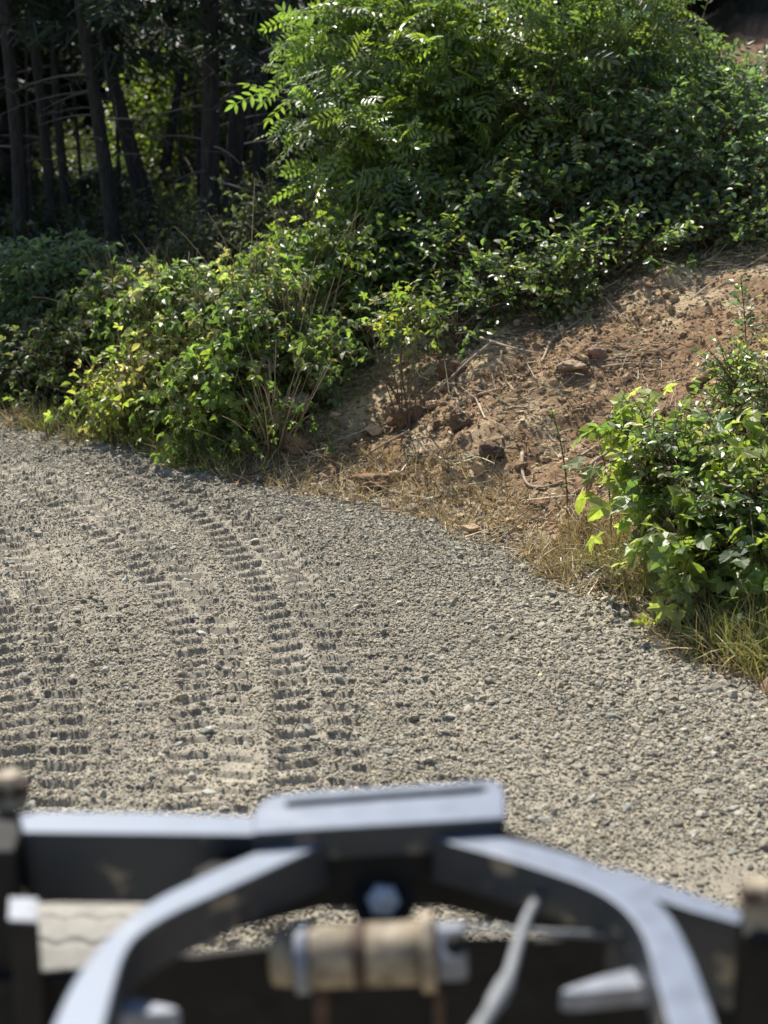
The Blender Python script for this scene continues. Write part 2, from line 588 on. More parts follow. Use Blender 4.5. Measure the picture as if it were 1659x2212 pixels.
def build_gravel():
    mb = MB()
    x, y = polar_points(620000, 2.6, 13.0, -23, 23, 0.75)
    s = edge_dist(x, y) + edge_noise(x, y)
    bare = fbm2(x * 1.6, y * 1.6, 4, 61.0) + 0.5 * fbm2(x * 7, y * 7, 3, 71.0)
    near = sstep(-0.9, -0.1, s)
    tr, tmk = tracks_h(x, y, True)
    right = sstep(-0.2, 0.9, x - 0.12 * (y - 6)) * sstep(7.2, 5.4, y)
    p = np.clip(0.90 + 1.5 * bare + 0.6 * near - 0.32 * right + (-0.45 - 0.45 * sstep(6.5, 8.5, np.hypot(x, y))) * tmk, 0.05, 1)
    p = p * sstep(0.22, -0.02, s)
    m = rng.random(len(x)) < p
    x, y, s = x[m], y[m], s[m]
    r = np.hypot(x, y)
    size = np.exp(rng.normal(math.log(0.0106), 0.43, len(x)))
    size = np.clip(size * (1 + 0.45 * sstep(-1.3, -0.2, s)) * (1 + 0.25 * fbm2(x * 0.9, y * 0.9, 2, 77.0)) * (1 - 0.12 * right[m]) * (1 - 0.3 * tmk[m]), 0.006, 0.06)
    g = rng.random((len(x), 1))
    base = np.array((0.31, 0.28, 0.216)) * (1 - g) + np.array((0.252, 0.233, 0.186)) * g
    tan = rng.random(len(x)) < 0.22
    base[tan] = (0.34, 0.29, 0.205)
    tint = base * rng.lognormal(0, 0.19, (len(x), 1))
    nearm = (r < 7.6) & (size > 0.0085)
    for mm, ico in ((nearm, True), (~nearm, False)):
        stones(mb, x[mm], y[mm], size[mm], np.clip(tint[mm], 0.04, 0.75), 0.66, 0.20, ico)
    # fine chips between the stones
    x, y = polar_points(150000, 2.8, 8.6, -20, 20, 0.7)
    s = edge_dist(x, y) + edge_noise(x, y)
    m = (s < 0.05) & (rng.random(len(x)) < np.clip(0.6 + 1.2 * fbm2(x * 2.4, y * 2.4, 3, 66.0), 0.1, 1))
    x, y = x[m], y[m]
    stones(mb, x, y, rng.uniform(0.004, 0.009, len(x)), np.array((0.31, 0.28, 0.22)) * rng.lognormal(0, 0.28, (len(x), 1)), 0.7, 0.25, False)
    # some larger rocks
    x, y = polar_points(500, 3.2, 11, -19, 19, 0.8)
    s = edge_dist(x, y) + edge_noise(x, y)
    m = s < 0
    x, y = x[m], y[m]
    stones(mb, x, y, rng.uniform(0.03, 0.055, len(x)), np.array((0.31, 0.30, 0.25)) * rng.lognormal(0, 0.2, (len(x), 1)), 0.6, 0.25)
    tag(mb.build('gravel', M_STONE), 'grey crushed gravel spread over the curving dirt road', 'gravel', kind='stuff')


build_gravel()


def build_clods():
    mb = MB()
    x, y = polar_points(60000, 5.5, 15.0, -10, 21, 0.8)
    s = edge_dist(x, y) + edge_noise(x, y)
    cl = fbm2(x * 1.7, y * 1.7, 3, 81.0)
    m = (s > -0.08) & (s < 4.6) & (rng.random(len(x)) < np.clip(0.30 + 1.5 * cl, 0.05, 1))
    x, y, s = x[m], y[m], s[m]
    size = np.clip(np.exp(rng.normal(math.log(0.022), 0.55, len(x))), 0.008, 0.13)
    g = rng.random((len(x), 1))
    tint = (np.array((0.26, 0.172, 0.10)) * (1 - g) + np.array((0.46, 0.35, 0.225)) * g) * rng.lognormal(0, 0.2, (len(x), 1))
    stones(mb, x, y, size, tint, 0.75, 0.25)
    tag(mb.build('soil_clods', M_CLOD), 'crumbly red brown soil clods on the scraped bank', 'soil', kind='stuff')


build_clods()

# ------------------------------------------------------------------ leaf templates  (y length 1, x width, z normal)


def fold(pts_l, w, cup=0.18, arch=0.12):
    """leaf from a list of (y, halfwidth): midrib plus two edges"""
    V, Fc = [], []
    n = len(pts_l)
    for yy, hw in pts_l:
        zc = -arch * yy * yy
        V += [(-hw * w, yy, zc + cup * hw * w), (0, yy, zc), (hw * w, yy, zc + cup * hw * w)]
    for i in range(n - 1):
        a = i * 3
        for k in (0, 1):
            p, q, r, s = a + k, a + k + 1, a + k + 4, a + k + 3
            Fc += [(p, q, r), (p, r, s)]
    return np.array(V, float), np.array(Fc)


OVAL = fold([(0, 0.02), (0.22, 0.72), (0.5, 1.0), (0.8, 0.6), (1, 0.02)], 0.29, 0.5, 0.16)
OVAL_LOW = fold([(0, 0.02), (0.45, 1.0), (1, 0.02)], 0.30, 0.5, 0.16)


def merge(parts):
    V, Fc, n = [], [], 0
    for v, f in parts:
        V.append(v)
        Fc.append(f + n)
        n += len(v)
    return np.concatenate(V), np.concatenate(Fc)


def placed(t, p, ang, sc, tilt=0.0):
    v = t[0] * sc
    c, s = math.cos(tilt), math.sin(tilt)
    v = np.stack([v[:, 0], v[:, 1] * c - v[:, 2] * s, v[:, 1] * s + v[:, 2] * c], 1)
    c, s = math.cos(ang), math.sin(ang)
    v = np.stack([v[:, 0] * c - v[:, 1] * s, v[:, 0] * s + v[:, 1] * c, v[:, 2]], 1)
    return v + np.array(p), t[1]


STRIP = (np.array([(-0.5, 0, 0), (0.5, 0, 0), (0.35, 1, 0), (-0.35, 1, 0)], float), np.array([(0, 1, 2), (0, 2, 3)]))


def pinnate(pairs=6, ll=0.27, droop=0.22, w=0.30, r=None):
    leaf = fold([(0, 0.05), (0.4, 1.0), (0.75, 0.7), (1, 0.03)], w / 2, 0.4, 0.1)
    parts = []
    for i in range(pairs):
        y = 0.2 + 0.72 * i / (pairs - 1)
        z = -droop * y * y
        k = ll * (1 - 0.25 * abs(i / (pairs - 1) - 0.45))
        for sg in (-1, 1):
            parts.append(placed(leaf, (0, y, z), sg * -R(62 + 6 * (r.random() - 0.5 if r else 0)), k, -R(14)))
    parts.append(placed(leaf, (0, 0.94, -droop * 0.9), 0, ll, -R(22)))
    rc = STRIP[0] * np.array((0.012, 1, 1))
    rc[:, 2] = -droop * rc[:, 1] ** 2
    parts.append((rc, STRIP[1]))
    return merge(parts)


PINNATE = [pinnate(5, 0.31, 0.22, 0.36), pinnate(6, 0.28, 0.34, 0.38), pinnate(4, 0.34, 0.12, 0.36)]
TRIFOLI = merge([placed(OVAL, (0, 0.3, 0), 0, 0.75, -0.15), placed(OVAL, (0, 0.3, 0), R(68), 0.6, -0.2), placed(OVAL, (0, 0.3, 0), -R(68), 0.6, -0.2),
                 (STRIP[0] * np.array((0.02, 0.32, 1)), STRIP[1])])
TRIFOLI_LOW = merge([placed(OVAL_LOW, (0, 0.3, 0), 0, 0.75, -0.15), placed(OVAL_LOW, (0, 0.3, 0), R(68), 0.6, -0.2), placed(OVAL_LOW, (0, 0.3, 0), -R(68), 0.6, -0.2)])


def palmate(lobes=5, jag=0.06, cup=0.16):
    """maple-like leaf, toothed, with a folded vein per lobe"""
    ang, rad = [], []
    tips = np.linspace(-R(122), R(122), lobes)
    lens = 0.62 + 0.38 * np.cos(tips * 0.62)
    for k in range(lobes):
        for o, m_ in ((-0.34, 0.66), (-0.2, 0.74), (-0.17, 0.84), (-0.08, 0.86), (0, 1.0), (0.08, 0.86), (0.17, 0.84), (0.2, 0.74), (0.34, 0.66)):
            ang.append(tips[k] + o * R(244) / (lobes - 1))
            rad.append(lens[k] * m_)
        if k < lobes - 1:
            ang.append((tips[k] + tips[k + 1]) / 2)
            rad.append(0.5 * (lens[k] + lens[k + 1]) * 0.52)
    ang, rad = np.array(ang), np.array(rad) * 0.62
    V = [(0, 0.36, 0)]
    for a, r_ in zip(ang, rad):
        ph = min(abs(a - t) for t in tips)
        V.append((r_ * math.sin(a), 0.36 + r_ * math.cos(a), cup * r_ * (ph * 2.0) - 0.35 * r_ * r_))
    n = len(ang)
    Fc = [(0, i + 1, i) for i in range(1, n)]
    st = STRIP[0] * np.array((0.022, 0.36, 1))
    return merge([(np.array(V), np.array(Fc)), (st, STRIP[1])])


PALM5, PALM3 = palmate(5), palmate(3)


def frond(n=20, droop=0.5):
    parts = []
    blade = fold([(0, 0.6), (0.3, 1.0), (1, 0.05)], 0.11, 0.2, 0.1)
    for i in range(n):
        y = 0.08 + 0.9 * i / n
        z = -droop * y * y
        L = 0.19 * math.sin(math.pi * (0.12 + 0.86 * (i + 1) / (n + 1))) ** 0.7 + 0.015
        for sg in (-1, 1):
            parts.append(placed(blade, (0, y, z), sg * -R(74), L, -0.1))
    for k in range(4):
        st = STRIP[0] * np.array((0.012, 0.25, 1)) + np.array((0, 0.25 * k, 0))
        st[:, 2] = -droop * st[:, 1] ** 2
        parts.append((st, STRIP[1]))
    return merge(parts)


FROND = [frond(20, 0.35), frond(22, 0.55), frond(18, 0.2)]


def blade_t(bend):
    V, Fc = [], []
    for i in range(5):
        t = i / 4
        hw = 0.5 * (1 - t ** 1.6) + 0.02
        V += [(-hw, t - 0.35 * bend * t * t, bend * t * t), (hw, t - 0.35 * bend * t * t, bend * t * t)]
    for i in range(4):
        a = 2 * i
        Fc += [(a, a + 1, a + 3), (a, a + 3, a + 2)]
    return np.array(V, float), np.array(Fc)


BLADES = [blade_t(0.2), blade_t(0.6), blade_t(1.0)]
TWIG_T = None


def prism_t(sides=3, taper=0.45):
    a = np.linspace(0, 2 * np.pi, sides, endpoint=False)
    V = np.concatenate([np.stack([np.cos(a), 0 * a, np.sin(a)], 1), np.stack([taper * np.cos(a), 0 * a + 1, taper * np.sin(a)], 1)])
    Fc = []
    for j in range(sides):
        k = (j + 1) % sides
        Fc += [(j, k, sides + k), (j, sides + k, sides + j)]
    return V, np.array(Fc)


PRISM = prism_t()

# greens: albedo of one leaf
GREENS = {
    'fresh': [(0.070, 0.125, 0.022), (0.095, 0.15, 0.024), (0.055, 0.105, 0.024)],
    'deep': [(0.035, 0.075, 0.026), (0.048, 0.092, 0.028), (0.030, 0.065, 0.028), (0.07, 0.115, 0.03)],
    'blue': [(0.040, 0.080, 0.040), (0.055, 0.10, 0.045), (0.045, 0.085, 0.03)],
    'olive': [(0.085, 0.105, 0.030), (0.10, 0.12, 0.032), (0.060, 0.085, 0.026), (0.095, 0.095, 0.042)],
    'yellow': [(0.20, 0.24, 0.06), (0.27, 0.28, 0.09), (0.15, 0.20, 0.05), (0.30, 0.26, 0.14)],
    'gold': [(0.36, 0.28, 0.03), (0.22, 0.24, 0.03), (0.16, 0.20, 0.03)],
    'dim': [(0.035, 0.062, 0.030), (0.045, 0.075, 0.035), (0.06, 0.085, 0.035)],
    'straw': [(0.42, 0.34, 0.19), (0.50, 0.42, 0.26), (0.32, 0.24, 0.13), (0.22, 0.16, 0.09)],
    'grass': [(0.24, 0.28, 0.07), (0.32, 0.32, 0.10), (0.18, 0.24, 0.06), (0.50, 0.43, 0.24)],
}


GREENS['blue'] = [(1.25 * a_, 1.25 * b_, 1.2 * c_) for a_, b_, c_ in GREENS['blue']]
GREENS['deep'] = [(1.3 * a_, 1.2 * b_, c_) for a_, b_, c_ in GREENS['deep']]
for _k in ('fresh', 'deep', 'blue'):
    GREENS[_k] = [(0.96 * a_, 0.98 * b_, 1.15 * c_) for a_, b_, c_ in GREENS[_k]]
GREENS['olive'] = [(0.75 * a_, b_, c_) for a_, b_, c_ in GREENS['olive']]
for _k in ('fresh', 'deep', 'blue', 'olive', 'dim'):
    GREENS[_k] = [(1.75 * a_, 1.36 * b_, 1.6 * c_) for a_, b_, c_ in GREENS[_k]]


GREENS['bramble'] = [(0.125, 0.175, 0.055), (0.19, 0.225, 0.10), (0.10, 0.15, 0.05), (0.26, 0.235, 0.15), (0.115, 0.165, 0.055), (0.09, 0.135, 0.05)]
GREENS['mixed'] = [(1.4 * a_, 1.3 * b_, 1.5 * c_) for a_, b_, c_ in GREENS['fresh']] + [(0.22, 0.25, 0.09), (0.15, 0.19, 0.05), (0.19, 0.22, 0.06), (0.075, 0.12, 0.045)]
GREENS['gold'] = [(0.26, 0.25, 0.05), (0.17, 0.20, 0.05), (0.13, 0.18, 0.04)]


def tints(kind, n, sd=0.18):
    c = np.array(GREENS[kind])[rng.integers(0, len(GREENS[kind]), n)]
    return np.clip(c * rng.lognormal(0, sd, (n, 1)), 0.01, 0.8)


def foliage(mb, tw, center, radii, ntw, leaf, size, per, tlen, kind, droop=0.25, gap=0.47, gsc=2.2, upb=0.3, spread=0.85, tjit=0.16, shell=2.3, flop=0.5):
    """leafy twigs through an uneven ellipsoid: returns the twig origins"""
    c, rd = np.array(center, float), np.array(radii, float)
    n0 = int(ntw * 2.6)
    d = nrm(rng.normal(size=(n0, 3)))
    lump = 0.72 + 0.62 * vn3(d * 1.7 + c * 3.1 + 20)
    q = d * (rng.random((n0, 1)) ** (1 / shell)) * lump[:, None]
    P = c + q * rd
    keep = vn3(P * gsc + 11.0) > gap - 0.16 + 0.3 * rng.random(n0) - 0.15
    P, d = P[keep][:ntw], d[keep][:ntw]
    zg = ground_h(P[:, 0], P[:, 1])
    ok = P[:, 2] > zg + 0.04
    P, d = P[ok], d[ok]
    n = len(P)
    D = nrm(d * 0.75 + rng.normal(0, 0.5, (n, 3)) + np.array((0, 0, upb)))
    TL = tlen * rng.uniform(0.6, 1.4, n)
    scatter(tw, PRISM, P - D * (TL * 0.5)[:, None], D, rng.normal(size=(n, 3)), np.stack([0.0035 * np.ones(n), TL * 1.4, 0.0035 * np.ones(n)], 1),
            np.array((0.12, 0.085, 0.05)) * rng.lognormal(0, 0.3, (n, 1)))
    base_t = tints(kind, n, tjit)
    side = nrm(np.cross(D, np.array((0, 0, 1.0)) + rng.normal(0, 0.2, (n, 3))))
    for j in range(per):
        f = (j + 0.3 + 0.5 * rng.random(n)) / per
        sg = 1 if j % 2 else -1
        p = P + D * (TL * f)[:, None] + np.stack([0 * f, 0 * f, -droop * TL * f * f], 1)
        last = 1.0 if j == per - 1 else spread
        A = nrm(D * (1.15 - last * 0.6) + side * sg * last * (0 if j == per - 1 else 1) + rng.normal(0, 0.32, (n, 3)) - np.array((0, 0, droop)))
        N = nrm(np.array((0, 0, 0.9)) + d * 0.55 + rng.normal(0, flop, (n, 3)))
        S = size * rng.uniform(0.62, 1.25, n)
        t = base_t * rng.lognormal(0, 0.12, (n, 1))
        tl = leaf if isinstance(leaf, list) else [leaf]
        kk = rng.integers(0, len(tl), n)
        for k, tm in enumerate(tl):
            m = kk == k
            if m.any():
                scatter(mb, tm, p[m], A[m], N[m], S[m], t[m])
    return P


def stems_to(mb, base, P, count, r0=0.018, tint=(0.10, 0.075, 0.05)):
    if len(P) == 0:
        return
    for k in rng.choice(len(P), min(count, len(P)), replace=False):
        b = np.array(base) + np.array((rng.normal(0, 0.07), rng.normal(0, 0.07), -0.03))
        e = P[k]
        L = np.linalg.norm(e - b)
        bend = np.array((rng.normal(0, 0.08), rng.normal(0, 0.08), 0.12)) * L
        n = 8
        tube(mb, curve(b, e, bend, n), np.linspace(r0, 0.004, n) * rng.uniform(0.7, 1.2), 5, np.array(tint) * rng.uniform(0.7, 1.4), False)


def shrub(name, label, cat, blobs, leaf, size, per, tlen, kind, base=None, mat=None, nst=12, r0=0.016, group=None, push=False, canes=0, **kw):
    """blobs: (u, v, Y, (rx, ry, rz), twigs)"""
    c0 = at(blobs[0][0], blobs[0][1], blobs[0][2] * (PUSH if push else 1))
    if base is None:
        base = (c0[0], c0[1])
    bz = (base[0], base[1], gz(*base))
    root = thing(name, bz, label, cat, group)
    mb, tw, st = MB(), MB(), MB()
    allP = []
    for (u, v, Y, rd, ntw) in blobs:
        if push:
            Y, rd, ntw = Y * PUSH, (rd[0] * PUSH, rd[1] * 0.8, rd[2] * PUSH), int(ntw * 0.68)
        allP.append(foliage(mb, tw, at(u, v, Y), rd, ntw, leaf, size, per, tlen, kind, **kw))
    P = np.concatenate(allP)
    stems_to(tw, bz, P, nst * len(blobs), r0)
    for k in range(canes * len(blobs)):              # pale dry canes arching out of the leaves
        p = P[rng.integers(0, len(P))]
        out = nrm(p - np.array(bz) + np.array((0, 0, 0.2)))
        e = p + (out * 0.8 + rng.normal(0, 0.35, 3)) * rng.uniform(0.15, 0.5)
        e[2] = max(e[2], gz(e[0], e[1]))
        cv = curve(p - out * 0.25, e, (0, 0, rng.uniform(0.0, 0.1)), 7)
        tube(tw, cv, np.linspace(0.0045, 0.002, 7), 4, np.array((0.40, 0.31, 0.19)) * rng.uniform(0.5, 1.3), False)
    mb.build('foliage', mat or M_LEAF, root)
    tw.build('stems', M_TWIG, root)
    return root

# ------------------------------------------------------------------ feather-leaved trees on the bank
PIN = dict(leaf=PINNATE, per=5, tlen=0.34, mat=M_GLOSS)


PUSH = 1.10          # the thicket stands well back from the crest


def pin_tree(label, blobs, base, kind='fresh', group='feather-leaved saplings on the bank', nst=10, **kw):
    base = (base[0] * PUSH, base[1] * PUSH)
    root = thing('feather_leaved_tree', (base[0], base[1], gz(*base)), label, 'tree', group)
    mb, tw, tr = MB(), MB(), MB()
    bz = np.array((base[0], base[1], gz(*base) - 0.05))
    for i, (u, v, Y, rd, ntw) in enumerate(blobs):
        Y, rd = Y * PUSH, tuple(q * PUSH for q in rd)
        c = at(u + 55, v, Y)
        P = foliage(mb, tw, c, rd, int(ntw * 0.8), PINNATE, 0.28, 5, 0.38, kind, **{**dict(droop=0.3, gap=0.48, gsc=1.9, upb=0.35, flop=0.75), **kw})
        foliage(mb, tw, c, tuple(0.95 * q for q in rd), int(ntw * 0.55), OVAL, 0.07, 6, 0.3, 'blue', droop=0.3, gap=0.5, flop=0.7)
        n = 9
        mid = curve(bz, c, np.array((0.05, 0, 0.15)), n)
        tube(tr, mid, np.linspace(0.035, 0.014, n), 7, (0.10, 0.08, 0.06), True, 0.2, rng)
        for k in rng.choice(len(P), nst, replace=False):
            s = mid[rng.integers(4, n)]
            tube(tr, curve(s, P[k], (0, 0, 0.06), 6), np.linspace(0.011, 0.004, 6), 5, (0.11, 0.085, 0.06), False)
    mb.build('crown', M_GLOSS, root)
    tr.build('trunk', M_TWIG, root)
    tw.build('twigs', M_TWIG, root)
    return root


pin_tree('bright green feather-leaved tree leaning out over the dark forest at top centre',
         [(800, 60, 12.6, (0.68, 0.6, 0.36), 150), (700, 110, 12.4, (0.26, 0.4, 0.24), 34), (930, 180, 12.4, (0.46, 0.5, 0.32), 90)], (1.0, 12.9), 'fresh')
pin_tree('feather-leaved sapling with a low bough reaching left in front of the dark trunks',
         [(810, 345, 11.9, (0.56, 0.5, 0.32), 120), (670, 265, 11.8, (0.2, 0.25, 0.18), 24), (900, 430, 11.9, (0.5, 0.5, 0.4), 110)], (0.75, 12.2), 'fresh')
pin_tree('tall feather-leaved tree rising out of the frame right of the overhanging one',
         [(1040, 60, 12.6, (0.75, 0.6, 0.6), 125), (1080, 260, 12.2, (0.6, 0.5, 0.42), 95)], (1.5, 12.6), 'fresh')
pin_tree('feather-leaved tree with pale glinting fronds at the top right of the thicket',
         [(1290, 70, 12.5, (0.75, 0.6, 0.5), 125), (1290, 190, 12.0, (0.55, 0.5, 0.32), 55)], (2.1, 12.4), 'deep')

# ------------------------------------------------------------------ broad-leaved shrubs of the thicket
SHR = dict(cat='shrub', leaf=OVAL, size=0.076, per=7, tlen=0.30, gap=0.56, gsc=2.2, push=True, flop=0.75)
G_TH = 'broad-leaved shrubs of the thicket on the bank'
shrub('leafy_shrub', 'dark oval-leaved shrub at the heart of the tall thicket', blobs=[(1240, 330, 11.9, (0.75, 0.65, 0.52), 900)], kind='deep', group=G_TH, **SHR)
shrub('leafy_shrub', 'pale glossy shrub at the right edge of the thicket below the red cut', blobs=[(1545, 285, 12.3, (0.55, 0.6, 0.42), 560), (1430, 90, 13.0, (0.42, 0.5, 0.42), 360), (1615, 200, 12.8, (0.3, 0.4, 0.2), 170)], kind='blue', group=G_TH, **SHR)
shrub('leafy_shrub', 'grey green shrub with spreading pale sprays right of the thicket centre', blobs=[(1430, 370, 11.6, (0.65, 0.6, 0.5), 760)], kind='blue', group=G_TH, **SHR)
shrub('leafy_shrub', 'bright sunlit shrub under the low feather-leaved bough', blobs=[(890, 520, 11.4, (0.6, 0.5, 0.42), 620)], kind='fresh', group=G_TH, **SHR)
shrub('leafy_shrub', 'shaded shrub hanging over the dark hollow above the bare soil', blobs=[(1120, 500, 11.3, (0.7, 0.55, 0.42), 760)], kind='deep', group=G_TH, **SHR)
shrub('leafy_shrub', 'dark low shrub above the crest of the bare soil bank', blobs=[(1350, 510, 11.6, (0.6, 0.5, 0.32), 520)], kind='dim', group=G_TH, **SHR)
shrub('leafy_shrub', 'shrub with pale leaves at the right frame edge above the soil crest', blobs=[(1620, 370, 11.4, (0.45, 0.5, 0.55), 520)], kind='blue', group=G_TH, **SHR)
shrub('leafy_shrub', 'deep green shrub filling the thicket between bough and bramble', blobs=[(960, 610, 11.2, (0.62, 0.5, 0.34), 560)], kind='deep', group=G_TH, **SHR)
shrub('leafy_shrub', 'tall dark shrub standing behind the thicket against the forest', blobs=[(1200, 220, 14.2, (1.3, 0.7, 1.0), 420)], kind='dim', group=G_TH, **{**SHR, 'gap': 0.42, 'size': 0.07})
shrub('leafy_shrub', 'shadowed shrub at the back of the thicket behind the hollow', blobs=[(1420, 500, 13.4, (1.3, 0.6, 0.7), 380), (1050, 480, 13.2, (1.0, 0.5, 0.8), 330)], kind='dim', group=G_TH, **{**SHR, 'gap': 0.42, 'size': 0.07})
shrub('leafy_shrub', 'low dark shrub drooping over the broken soil edge below the yellow leaves', blobs=[(1010, 690, 10.0, (0.42, 0.3, 0.16), 200)], kind='deep', group=G_TH, **{**SHR, 'size': 0.066, 'per': 7})
shrub('leafy_shrub', 'shaded shrub fringe just above the middle of the soil crest', blobs=[(1150, 625, 10.4, (0.45, 0.4, 0.30), 300), (1010, 580, 10.8, (0.4, 0.4, 0.32), 230)], kind='deep', group=G_TH, **{**SHR, 'size': 0.066, 'per': 7})
shrub('leafy_shrub', 'dark shrub fringe above the soil crest near the pale cane', blobs=[(1320, 590, 10.6, (0.45, 0.4, 0.30), 330), (1450, 530, 11.2, (0.4, 0.4, 0.3), 240)], kind='deep', group=G_TH, **{**SHR, 'size': 0.066, 'per': 7})
shrub('leafy_shrub', 'leafy shrub fringe at the right end of the soil crest', blobs=[(1550, 520, 10.9, (0.4, 0.4, 0.2), 200)], kind='deep', group=G_TH, **{**SHR, 'size': 0.066, 'per': 7})
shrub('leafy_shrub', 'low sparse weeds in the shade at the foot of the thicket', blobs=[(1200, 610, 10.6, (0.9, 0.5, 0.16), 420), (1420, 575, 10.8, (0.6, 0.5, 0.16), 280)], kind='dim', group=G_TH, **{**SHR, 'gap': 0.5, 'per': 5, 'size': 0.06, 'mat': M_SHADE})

# yellow lit sapling with lobed leaves in front of the hollow
shrub('lobed_leaf_sapling', 'sapling with translucent yellow lobed leaves before the dark hollow', 'sapling',
      [(880, 680, 10.3, (0.22, 0.15, 0.2), 15), (780, 695, 10.3, (0.16, 0.1, 0.06), 6)], [PALM5, PALM3], 0.085, 3, 0.16, 'gold', mat=M_SOFT, gap=0.4, nst=4, r0=0.007, flop=0.8)

# ------------------------------------------------------------------ brambles along the road, centre left
BR = dict(cat='bramble', leaf=TRIFOLI, size=0.10, per=5, tlen=0.34, mat=M_SOFT, gap=0.53, gsc=2.8, droop=0.6, flop=0.9, canes=30, nst=3, r0=0.008)
G_BR = 'bramble mounds beside the road'
shrub('bramble_bush', 'tall bramble mound with brown withered tips left of the thicket', blobs=[(575, 705, 11.3, (0.50, 0.5, 0.36), 270), (490, 650, 11.7, (0.3, 0.4, 0.2), 90), (560, 590, 11.6, (0.2, 0.3, 0.12), 26)], kind='bramble', group=G_BR, **BR)
shrub('bramble_bush', 'bright bramble bush nearest the bare soil with drooping leaves', blobs=[(640, 705, 11.0, (0.34, 0.4, 0.3), 170)], kind='bramble', group=G_BR, **BR)
shrub('bramble_bush', 'deep green bramble hanging down to the road edge by the gravel corner', blobs=[(440, 880, 10.75, (0.24, 0.3, 0.33), 150), (505, 800, 10.8, (0.26, 0.3, 0.24), 110)], kind='fresh', group=G_BR, **BR)
shrub('bramble_bush', 'rounded bramble bush left of the withered mound', blobs=[(390, 700, 11.8, (0.4, 0.4, 0.36), 220)], kind='bramble', group=G_BR, **BR)
shrub('bramble_bush', 'sunlit yellow green bramble crest below the leaning trunk', blobs=[(300, 660, 12.6, (0.45, 0.4, 0.26), 170)], kind='bramble', group=G_BR, **BR)
shrub('weed_clump', 'yellowing weed clump at the left road bend', blobs=[(290, 850, 11.4, (0.28, 0.25, 0.3), 200), (350, 800, 11.3, (0.26, 0.25, 0.28), 150)], kind='yellow',
      **{**BR, 'cat': 'weeds', 'size': 0.075, 'leaf': [TRIFOLI, OVAL]})
shrub('weed_clump', 'small leafy weed at the road edge beside the grey stump', blobs=[(590, 900, 10.35, (0.2, 0.15, 0.14), 30), (560, 950, 10.2, (0.18, 0.15, 0.08), 14)], kind='fresh',
      **{**BR, 'cat': 'weeds', 'size': 0.07})
# shaded bushes at far left
shrub('bramble_bush', 'green bramble bush bridging the withered mound and the thicket', blobs=[(700, 590, 11.9, (0.36, 0.4, 0.34), 200), (640, 570, 12.3, (0.26, 0.4, 0.2), 80)], kind='fresh', group=G_BR, **BR)
G_SH = 'shaded bushes at the left bend'
DM = dict(cat='bush', leaf=TRIFOLI_LOW, size=0.105, per=6, tlen=0.30, mat=M_SOFT, gap=0.44, droop=0.35, flop=0.6)
shrub('shaded_bush', 'dim blue green bush at the left frame edge under the forest', blobs=[(45, 670, 13.2, (0.5, 0.45, 0.5), 300)], kind='blue', group=G_SH, **DM)
shrub('shaded_bush', 'pale topped bush just left of the leaning trunk base', blobs=[(170, 650, 13.2, (0.42, 0.4, 0.42), 240)], kind='blue', group=G_SH, **DM)
shrub('shaded_bush', 'low dark bush overhanging the road at the left edge', blobs=[(30, 830, 12.5, (0.42, 0.3, 0.3), 190)], kind='dim', group=G_SH, **DM)
shrub('shaded_bush', 'greyish bush between the dark corner and the yellow weeds', blobs=[(165, 800, 12.3, (0.36, 0.35, 0.38), 210)], kind='olive', group=G_SH, **{**DM, 'size': 0.08})
shrub('shaded_bush', 'sprig of low leaves on the dark soil at the left bend', blobs=[(110, 890, 12.0, (0.3, 0.2, 0.08), 44)], kind='fresh', group=G_SH, **{**DM, 'size': 0.09})

# ------------------------------------------------------------------ right foreground bushes
TH = dict(leaf=[PALM5, PALM3, PALM5], size=0.125, per=5, tlen=0.26, mat=M_SOFT, gap=0.46, gsc=3.0, droop=0.45, flop=0.85, spread=0.9)
G_RF = 'broad lobed-leaf bushes at the right road edge'
shrub('lobed_leaf_bush', 'broad lobed-leaf bush nearest the bare soil at right', 'bush', [(1470, 995, 7.7, (0.22, 0.22, 0.21), 58), (1410, 905, 7.8, (0.10, 0.12, 0.08), 8), (1395, 1035, 7.5, (0.12, 0.12, 0.12), 14), (1370, 965, 7.7, (0.06, 0.1, 0.1), 6)], kind='mixed', group=G_RF, **TH)
shrub('lobed_leaf_bush', 'broad lobed-leaf bush at the right frame edge among ferns', 'bush', [(1610, 1000, 7.5, (0.22, 0.22, 0.24), 52)], kind='mixed', group=G_RF, **TH)
shrub('lobed_leaf_bush', 'lobed-leaf bush in the middle of the right clump above the grass', 'bush', [(1530, 1110, 7.3, (0.22, 0.22, 0.16), 40)], kind='olive', group=G_RF, **TH)
shrub('lobed_leaf_bush', 'lower lobed-leaf stems drooping over grass at right edge', 'bush', [(1590, 1200, 6.9, (0.26, 0.16, 0.16), 40), (1470, 1140, 7.2, (0.16, 0.12, 0.14), 22), (1500, 1220, 6.9, (0.14, 0.1, 0.1), 14)], kind='mixed', group=G_RF, **TH)
shrub('lobed_leaf_bush', 'wilting big-leaved sprig leaning over the gravel edge', 'bush', [(1490, 1270, 6.75, (0.09, 0.08, 0.1), 6)], kind='olive', group=G_RF, **{**TH, 'droop': 1.1})
shrub('leafy_shrub', 'small oval-leaved growth behind the lobed bushes at right edge', 'shrub', [(1620, 860, 8.2, (0.2, 0.25, 0.25), 150), (1470, 1000, 7.4, (0.22, 0.15, 0.2), 90), (1600, 1120, 7.1, (0.2, 0.15, 0.2), 90)], kind='bramble', leaf=OVAL, size=0.05, per=7, tlen=0.2)
